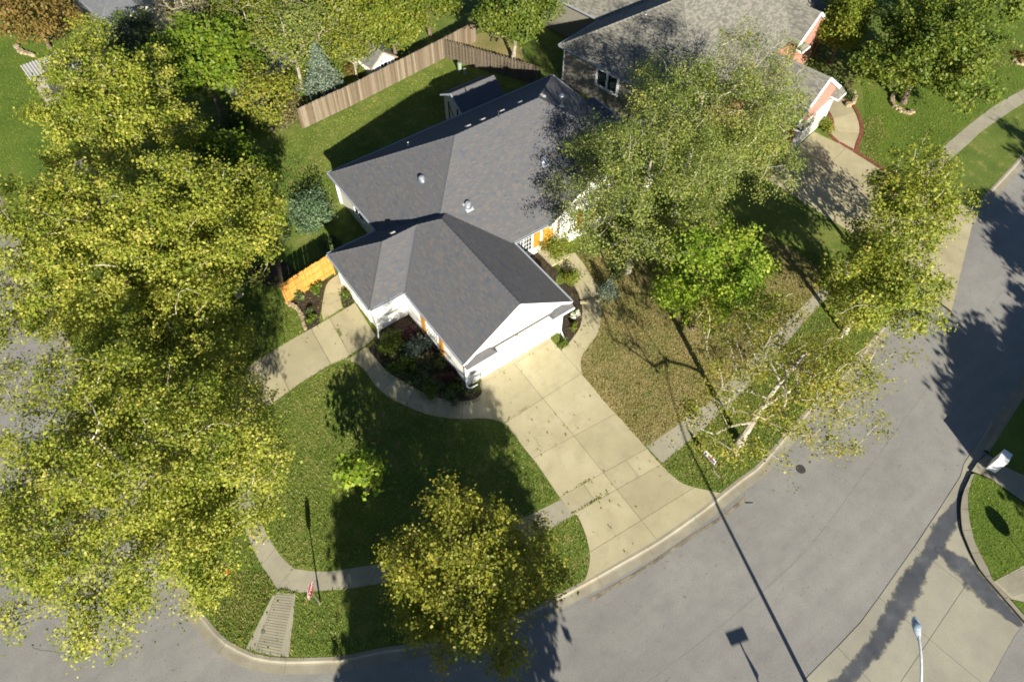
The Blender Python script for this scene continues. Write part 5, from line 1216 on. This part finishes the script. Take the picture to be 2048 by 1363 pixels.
sh_('shrub', 'dark shrub between the birch trunks and the small blue spruce', 1238, 548, .9, .9, 1300, .09, 'dark', 36)
sh_('shrub', 'big bluish juniper shrub beside the shaded west wall', 628, 440, 1.75, 2.3, 7000, .12, 'juniper', 37, upb=.5)
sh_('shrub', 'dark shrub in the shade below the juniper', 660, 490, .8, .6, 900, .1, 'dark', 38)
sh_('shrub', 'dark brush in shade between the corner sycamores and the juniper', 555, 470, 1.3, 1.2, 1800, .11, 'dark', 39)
sh_('shrub', 'brown brush at the left end of the cedar fence', 590, 232, 1.6, 1.8, 2600, .11, 'brown', 40)
sh_('shrub', 'dark brown thicket beyond the left end of the cedar fence', 560, 195, 1.5, 1.6, 2200, .11, 'dark', 41)
sh_('shrub', 'orange-leaved shrub between the playhouse and the spruce', 702, 150, .8, 1.3, 900, .11, 'orange', 42)
sh_('shrub', 'green shrub against the cedar fence by the playhouse', 725, 152, .7, 1.0, 800, .11, 'green', 43)
for i, (px, py) in enumerate(((1700, 196), (1680, 182), (1692, 176))): sh_('shrub', ('dark shrub by the stone ring of the entry walk', 'low dark shrub beside the brick gable return', 'twiggy shrub behind the stone ring of the entry walk')[i], px, py, .6, .7, 600, .11, ('dark', 'dark', 'brown')[i], 50+i)
sh_('shrub', 'rust brown climbing shrub on the upper brick gable', 1622, 118, 1.0, 2.2, 900, .12, 'brown', 54)
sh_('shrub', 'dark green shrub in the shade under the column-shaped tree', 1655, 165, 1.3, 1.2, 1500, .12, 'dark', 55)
sh_('shrub', 'sparse yellowish shrub by the white garage door of the brick house', 1648, 262, .9, 1.0, 900, .11, 'yg', 56)
sh_('shrub', 'orange-leaved groundcover clump at the right edge', 2045, 118, 1.0, .5, 800, .12, 'orange', 57)
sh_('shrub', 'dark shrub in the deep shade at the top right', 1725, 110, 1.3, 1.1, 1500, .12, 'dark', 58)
conifer('small_blue_spruce', 'small blue spruce beside the door walk', at(1215, 588), 1.5, .75, 1600, 'spruce', 61, size=.10)
conifer('blue_spruce', 'blue spruce behind the cedar fence next to the playhouse', at(652, 186), 4.6, 1.9, 6500, 'spruce', 62)

# ------------------------------------------------------------------ trees
tree('sycamore', 'tall yellow-green sycamore farthest up the left lawn beside the lean-to', (-9.8, 22.8), 13.6, 4.5, 2.8, 300, 46000, .14, 'syc', 'bark_pale', .24, seed=101, shape='egg', spread=.27, limbs=17)
tree('sycamore', 'broad yellow-green sycamore in the middle of the left row, overhanging the left street', (-13.7, 13.2), 13.2, 6.1, 1.8, 520, 90000, .135, 'syc', 'bark_pale', .26, seed=102, shape='egg', spread=.28, limbs=22)
tree('sycamore', 'yellow-green sycamore whose crown touches the amber fence', (-8.9, 14.0), 11.4, 4.1, 2.0, 280, 40000, .14, 'syc', 'bark_pale', .2, seed=140, shape='egg', spread=.27, limbs=16)
tree('sycamore', 'low shaded sycamore between the middle tree and the corner tree', (-13.0, 7.6), 9.0, 3.9, 1.4, 230, 34000, .135, 'syc', 'bark_pale', .18, seed=142, spread=.30, tintsh=0, limbs=15)
tree('sycamore', 'largest yellow-green sycamore over the left pavement and the street corner', (-16.8, .9), 11.8, 6.8, 1.9, 640, 125000, .108, 'syc', 'bark_pale', .27, seed=103, lean=(-.2, -.5), spread=.28, limbs=26)
tree('golden_tree', 'golden brown-green tree in the verge by the curved kerb', (-7.6, -10.7), 9.6, 3.4, .8, 270, 40000, .115, 'mid', 'bark_brown', .18, lean=(-.2, .5), seed=104, shape='egg', spread=.25, limbs=13)
tree('thin_sycamore', 'thin sycamore with white limbs and sparse yellow leaves over the verge', at(1478, 886), 10.3, 5.2, 2.6, 190, 16500, .11, 'sparse', 'bark_pale', .21, seed=105, spread=.27, limb=1.0, lean=(1.4, -.4), limbs=16, fill=.12)
tree('street_tree', 'dense olive-yellow kerbside tree next to the thin sycamore', (19.8, -10.2), 8.4, 3.2, 1.6, 200, 20000, .145, 'syc', 'bark_pale', .18, seed=106, shape='egg', tintsh=-.1, spread=.27)
tree('street_tree', 'dense olive-yellow kerbside tree nearest the drive of the brick house', (25.2, -7.9), 9.0, 2.9, 1.5, 190, 18000, .145, 'syc', 'bark_pale', .17, seed=141, lean=(1.0, .5), shape='egg', tintsh=-.12, spread=.27)
tree('birch', 'airy grey-green birch beside the front door walk', (12.3, 1.2), 11.5, 5.6, 1.8, 330, 48000, .10, 'birch', 'bark_grey', .20, seed=107, spread=.33, limbs=18, fill=.15)
tree('birch', 'large airy birch between the two houses', (18.4, 3.4), 12.4, 5.9, 2.6, 380, 54000, .10, 'birch', 'bark_pale', .22, seed=108, spread=.33, limbs=20, fill=.15)
tree('birch', 'smallest of the three birches, beside the drive of the brick house', (22.0, 2.4), 11.8, 3.9, 2.4, 210, 24000, .10, 'birch', 'bark_pale', .18, seed=109, spread=.33, tintsh=.1, fill=.15)
tree('lime_tree', 'bright lime green tree in the dry lawn', (12.5, -4.6), 8.8, 3.2, 1.4, 180, 17000, .16, 'lime', 'bark_brown', .17, seed=110, shape='egg', spread=.27, tintsh=.1, limbs=11)
tree('young_tree', 'small young tree with light green leaves on the shaded front lawn', at(733, 986), 3.7, 1.3, 1.2, 34, 750, .23, 'lime', 'bark_grey', .055, seed=111, spread=.26, tintsh=.2)
tree('round_tree', 'round green tree ringed with stones at the top right', at(1806, 206), 9.0, 5.0, 1.6, 170, 30000, 0.20, 'green', 'bark_brown', .22, seed=112)
tree('round_tree', 'spreading green tree at the upper right edge', (52.5, 5.5), 9.5, 4.6, 2, 130, 19500, 0.22, 'green', 'bark_brown', .2, seed=113)
tree('round_tree', 'green tree filling the top right corner', (55.0, 12.0), 10, 5, 2, 120, 18000, 0.22, 'green', 'bark_brown', .2, seed=120)
tree('column_tree', 'column-shaped yellow-green tree beside the upper brick gable', at(1660, 128), 7.2, 1.8, .5, 90, 12750, 0.18, 'yg', 'bark_brown', .12, seed=114, shape='egg', spread=.4)
tree('shade_tree', 'dense rounded green tree behind the dark open fence', at(1026, 120), 8.2, 3.3, 1.6, 130, 21000, 0.18, 'green', 'bark_grey', .17, seed=115)
tree('maple', 'bright green tree behind the upper sycamore', (-3.0, 31.0), 9.0, 3.7, 2.2, 110, 13500, 0.24, 'bright', 'bark_brown', .18, seed=116, flat=.4)
tree('maple', 'bright green tree between the juniper and the sycamores', (-5.4, 20.8), 6.6, 2.2, 1.0, 70, 7800, 0.21, 'bright', 'bark_brown', .13, seed=117)
tree('orange_tree', 'orange-leaved tree at the top left corner', (-11.0, 49.0), 6.2, 3.2, .8, 90, 12000, 0.19, 'orange', 'bark_brown', .14, seed=118)
tree('bare_tree', 'half bare tree with a thick pale trunk behind the fence', (8.6, 33.6), 14.0, 5.5, 5.0, 130, 9750, 0.19, 'yg', 'bark_grey', .36, seed=119, spread=.7, limb=1.2)
tree('hedge_tree', 'yellow-green leafy tree behind the cedar fence right of the playhouse', (12.3, 30.6), 7.0, 2.8, 1.0, 100, 14250, 0.18, 'yg', 'bark_brown', .16, seed=121)
tree('hedge_tree', 'green leafy tree behind the far end of the cedar fence', (16.4, 31.8), 7.0, 2.7, 1.0, 90, 12750, 0.18, 'green', 'bark_brown', .15, seed=122, tintsh=.1)
tree('thin_tree', 'thin half bare tree in front of the patio', (1.8, 33.5), 8.0, 3.2, 2.0, 80, 3900, 0.18, 'yg', 'bark_grey', .15, seed=123, spread=.6, limb=1.2)
tree('thin_tree', 'yellowing thin tree left of the patio', (-.3, 27.6), 6.0, 2.2, 1.0, 60, 3900, 0.17, 'yg', 'bark_brown', .12, seed=124, tintsh=.2)
tree('thin_tree', 'twiggy bare tree at the top edge beside the bright green tree', (1.0, 43.0), 9.0, 4.0, 2.5, 100, 3900, 0.18, 'birch', 'bark_grey', .18, seed=125, spread=.7, limb=1.3)
tree('thin_tree', 'green tree over the garden shelter', (6.0, 39.5), 8.0, 3.4, 2.0, 90, 9000, 0.18, 'green', 'bark_grey', .18, seed=126)
tree('background_tree', 'leafy tree behind the yellow-green hedge trees', (12.5, 40.5), 8.5, 3.8, 1.5, 100, 13500, 0.20, 'yg', 'bark_brown', .18, seed=127, tintsh=-.1)
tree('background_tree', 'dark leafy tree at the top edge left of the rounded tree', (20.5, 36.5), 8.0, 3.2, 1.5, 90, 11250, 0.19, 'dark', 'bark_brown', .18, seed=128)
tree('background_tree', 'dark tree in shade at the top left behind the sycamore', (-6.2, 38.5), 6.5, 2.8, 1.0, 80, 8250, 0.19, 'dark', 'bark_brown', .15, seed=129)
tree('thin_tree', 'yellow-green thin tree behind the playhouse', (9.0, 31.6), 6.2, 2.0, 2.0, 70, 5200, .17, 'yg', 'bark_grey', .16, seed=150)
tree('thin_tree', 'thin greenish tree over the left half of the patio', (3.9, 31.4), 7.5, 2.8, 1.8, 70, 4200, .17, 'birch', 'bark_grey', .15, seed=151, limb=1.2)
tree('thin_tree', 'loose green tree at the top edge above the playhouse', (12.0, 37.0), 9.0, 3.4, 1.5, 90, 9000, .18, 'green', 'bark_grey', .17, seed=152, tintsh=.1)
tree('thin_tree', 'yellowing tree at the top edge between the bare tree and the patio', (4.5, 45.0), 9.0, 4.0, 1.5, 90, 7500, .19, 'yg', 'bark_grey', .17, seed=153)
tree('thin_tree', 'green tree at the top edge behind the bare trunk', (9.8, 44.5), 9.0, 4.2, 1.5, 90, 9500, .19, 'green', 'bark_grey', .17, seed=154, tintsh=.15)
tree('thin_tree', 'grey twiggy tree above the maple at the top edge', (-1.2, 38.0), 8.0, 3.0, 1.5, 90, 1800, .17, 'brown', 'bark_grey', .15, seed=155, limb=1.4)
sh_('shrub', 'green brush below the bare pale trunk', 668, 128, 1.2, 1.2, 1600, .13, 'green', 160)
sh_('shrub', 'yellow brush left of the blue spruce', 596, 168, 1.3, 1.6, 1700, .13, 'yg', 161)
sh_('shrub', 'dark brush at the foot of the maple', 470, 250, 1.6, 1.4, 2400, .13, 'dark', 162)
sh_('shrub', 'dark brush between the maple and the sycamores', 420, 300, 1.8, 1.6, 2600, .13, 'dark', 163)
sh_('shrub', 'brown brush on the bank left of the spruce', 560, 240, 1.3, 1.2, 1500, .12, 'brown', 164)
tree('thin_tree', 'airy pale green tree between the spruce and the playhouse', (8.0, 29.6), 5.6, 1.9, 1.4, 60, 3600, .15, 'yg', 'bark_grey', .1, seed=170)
tree('thin_tree', 'airy grey-green tree above the spruce', (6.2, 31.8), 7.2, 2.6, 1.6, 70, 5000, .14, 'birch', 'bark_grey', .14, seed=171, limb=1.2)
# trees across the street: outside the picture, their shadows fall into it
off = [((-11.5, -23.5), 13.0, 4.3, 2.6, 131), ((-15.2, -22.0), 10.4, 2.3, 2.6, 132), ((20.4, -28.6), 7.2, 2.5, .4, 135), ((23.6, -30.4), 7.4, 2.7, .3, 136), ((31.5, -27.5), 9.8, 3.6, .6, 137), ((40.0, -25.0), 9.8, 3.6, .8, 138), ((27.0, -29.6), 7.4, 2.8, .3, 134), ((16.8, -33.6), 8.6, 2.2, .8, 139)]
lab = ('tall tree across the street casting the long lawn shadow', 'tree across the street casting the shadow round the stop sign', 'dense round tree beyond the mailbox unit casting the solid road shadow', 'second dense round tree beyond the mailbox unit', 'tall tree beyond the far kerb farther up the street', 'last tree beyond the far kerb at the right', 'third dense round tree beyond the mailbox unit', 'slim tree on the side street left of the dense round trees')
for (b, h, r, z0, sd2), lb in zip(off, lab): tree('shadow_tree', lb, b, h, r, z0, 120, 15000, .34, 'green', 'bark_brown', .2, seed=sd2, fill=1.0 if z0 < .5 else .45, group='trees outside the picture that cast the street and lawn shadows')

# ------------------------------------------------------------------ grass
hol = [drive, front_walk, side_drive, gate_path, door_walk, walk_w, walk_s, walk_e, walk_n, bed_front, bed_right, bed_gate, bed_door, dry_lawn, ramp_o, nd, nwalk, lush_ne, [(-1, 0), (5.65, 0), (5.65, 6), (18.65, 6), (18.65, 17.6), (.3, 17.6), (.3, 11.1), (-3.1, 11.1), (-3.1, 6.5), (-1, 6.5)]]
front = [tuple(x) for x in kerb_s if x[1] < 20 and x[0] < 24]
front_l = [(-18.4, 14)]+[p for p in front if p[1] < 14]+[at(1700, 540), (20, 6), (-3, 14)]
blades('grass', 'short green lawn grass round the white house', front_l, 170, 'grass', 1, holes=hol)
blades('grass', 'green grass of the shaded back lawn', [(.4, 17.8), (19, 18), (15.4, 27.8), (1.9, 26.4), (-4, 26), (-5, 18)], 110, 'grass', 2, holes=[hol[-1], [(11.2, 18.6), (15, 18.6), (15, 21.5), (11.2, 21.5)]])
blades('dry_grass', 'straw-coloured dry lawn east of the driveway', dry_lawn, 220, 'grassdry', 3, holes=[door_walk, walk_e])
blades('dry_grass', 'dry grass patch on the kerb corner', corner_dry, 150, 'grassdry', 4, holes=[walk_w, walk_s, ramp_o], z=.001)
blades('lush_grass', 'bright green lawn before the brick house', lush_ne, 80, 'grasslush', 5)
blades('lush_grass', 'bright green lawn on the kerbed island', isl_poly, 110, 'grasslush', 6, hgt=.08)
blades('lush_grass', 'bright green lawn at the top left', [(-18.6, 24), (-14, 24), (-12, 40), (-9, 44), (-12, 56), (-18.6, 56)], 60, 'grasslush', 7)
# weeds growing out of the driveway joints and over its edges
def weeds(label, pts, n, seed, sp=.05, z=.0):
    rng = np.random.default_rng(seed); c = resample(ats(pts), 200); ph = rng.random(3)*6
    dens = np.clip(.5*np.sin(np.linspace(0, 9, 200)+ph[0])+.5*np.sin(np.linspace(0, 31, 200)+ph[1])+.7, 0.05, None); dens /= dens.sum()
    ix = rng.choice(200, n, p=dens); P = c[ix]+rng.normal(size=(n, 2))*sp; C = np.c_[P, z+.02+rng.random(n)*.05]
    o = bpy.data.objects.new('weeds', quads_mesh('weeds', leaf_quads(C, .055, rng, .6), np.clip(rng.normal(.55, .2, n), 0, 1), L['grass'])); COL.objects.link(o); tag(o, label, 'weeds', kind='stuff')
weeds('weeds in the driveway joint at the pavement', [(1143, 1029), (1225, 983)], 150, 1, .02); weeds('weeds in the second driveway joint', [(1126, 990), (1190, 955)], 60, 2, .018); weeds('weeds in the upper driveway joint', [(1008, 846), (1060, 812)], 60, 3, .018)
weeds('weeds along the edge between the side driveway and the front walk', [(690, 721), (737, 692), (748, 684)], 420, 4); weeds('weeds in a crack of the side driveway', [(676, 660), (682, 672)], 90, 5, .05)
weeds('weeds at the head of the grooved ramp', [(550, 1180), (592, 1186)], 130, 7)
def litter(label, poly, n, mat, seed, size=.10, z=.02, clump=0):
    rng = np.random.default_rng(seed); P = np.array(poly)[:, :2]; lo, hi = P.min(0), P.max(0); Q = lo+rng.random((n*4, 2))*(hi-lo)
    if clump: w = np.sin(Q[:, 0]*1.1+seed)+np.sin(Q[:, 1]*1.3+seed*2)+rng.normal(size=len(Q))*.7; Q = Q[w > .3]
    Q = Q[inside(Q, poly)][:n]; C = np.c_[Q, np.full(len(Q), z)]
    o = bpy.data.objects.new('fallen_leaves', quads_mesh('fallen_leaves', leaf_quads(C, size, rng, 3.0), rng.random(len(Q)), L[mat])); COL.objects.link(o); tag(o, label, 'leaves', kind='stuff')
litter('yellow leaves fallen on the front lawn', front_l, 1500, 'mid', 1, .085, .05, 1)
litter('leaves fallen on the dry lawn', dry_lawn, 700, 'mid', 2, .085, .05, 1)
litter('leaves lying in the street under the thin sycamore', ats([(1440, 1030), (1500, 970), (1640, 800), (1700, 740), (1760, 760), (1640, 960), (1500, 1060)]), 160, 'mid', 3, .08, -.11, 1)
litter('leaves on the kerb corner', corner_dry, 200, 'mid', 4, .08, .04, 1)
litter('leaves on the left street under the corner sycamore', ats([(60, 900), (360, 1180), (370, 1300), (100, 1320), (0, 1100)]), 260, 'mid', 5, .08, -.11, 1)
litter('leaves along the pavement of the verge', [tuple(x) for x in walk_e], 90, 'mid', 6, .08, .03, 1)
litter('mulch chips and leaf litter in the front bed', bed_front, 1500, 'brown', 7, .07, .03)
litter('leaf litter in the door bed', bed_door, 400, 'brown', 8, .07, .03)
litter('leaf litter in the gate bed', bed_gate, 250, 'brown', 9, .07, .03)
litter('leaf litter in the bed right of the garage', bed_right, 250, 'brown', 10, .07, .03)
litter('leaves on the lawn of the brick house', lush_ne, 350, 'mid', 11, .10, .05, 1)
# hairline cracks in the asphalt
def crack(pts, seed, w=.012):
    rng = np.random.default_rng(seed); c = resample(ats(pts), 60); c = c+np.cumsum(rng.normal(size=c.shape)*.018, axis=0); a, b = offset(c, w), offset(c, -w); mb = MB()
    for i in range(59): mb.face([(*a[i], -.127), (*b[i], -.127), (*b[i+1], -.127), (*a[i+1], -.127)])
    struct(mb.build('road_crack', M['joint']))
for k, pts in enumerate(([(20, 650), (60, 610), (90, 560)], [(60, 1290), (150, 1300), (260, 1270)])): crack(pts, 300+k, .006)
verge = ats([(1326, 930), (1392, 872), (1428, 840), (1518, 752), (1617, 637), (1690, 640), (1613, 812), (1519, 918), (1443, 978), (1376, 966)])
blades('dry_grass', 'straw-coloured blades in the verge under the thin sycamore', verge, 70, 'grassdry', 21, z=.002)
blades('dry_grass', 'straw-coloured blades in the front lawn', [at(500, 960), at(560, 800), at(690, 730), at(740, 770), at(960, 845), at(1100, 1000), at(780, 1110), at(600, 1130)], 38, 'grassdry', 22, z=.002)
blades('dry_grass', 'dry grass along the walk of the brick house', ats([(1724, 240), (1760, 232), (1775, 280), (1745, 300), (1760, 320), (1810, 345), (1812, 362), (1720, 305)]), 150, 'grassdry', 23, z=.006)
blades('dry_grass', 'dry grass under the round tree at the top right', ats([(1950, 95), (2048, 80), (2048, 125), (1960, 150), (1850, 190)]), 60, 'grassdry', 24, z=.006)
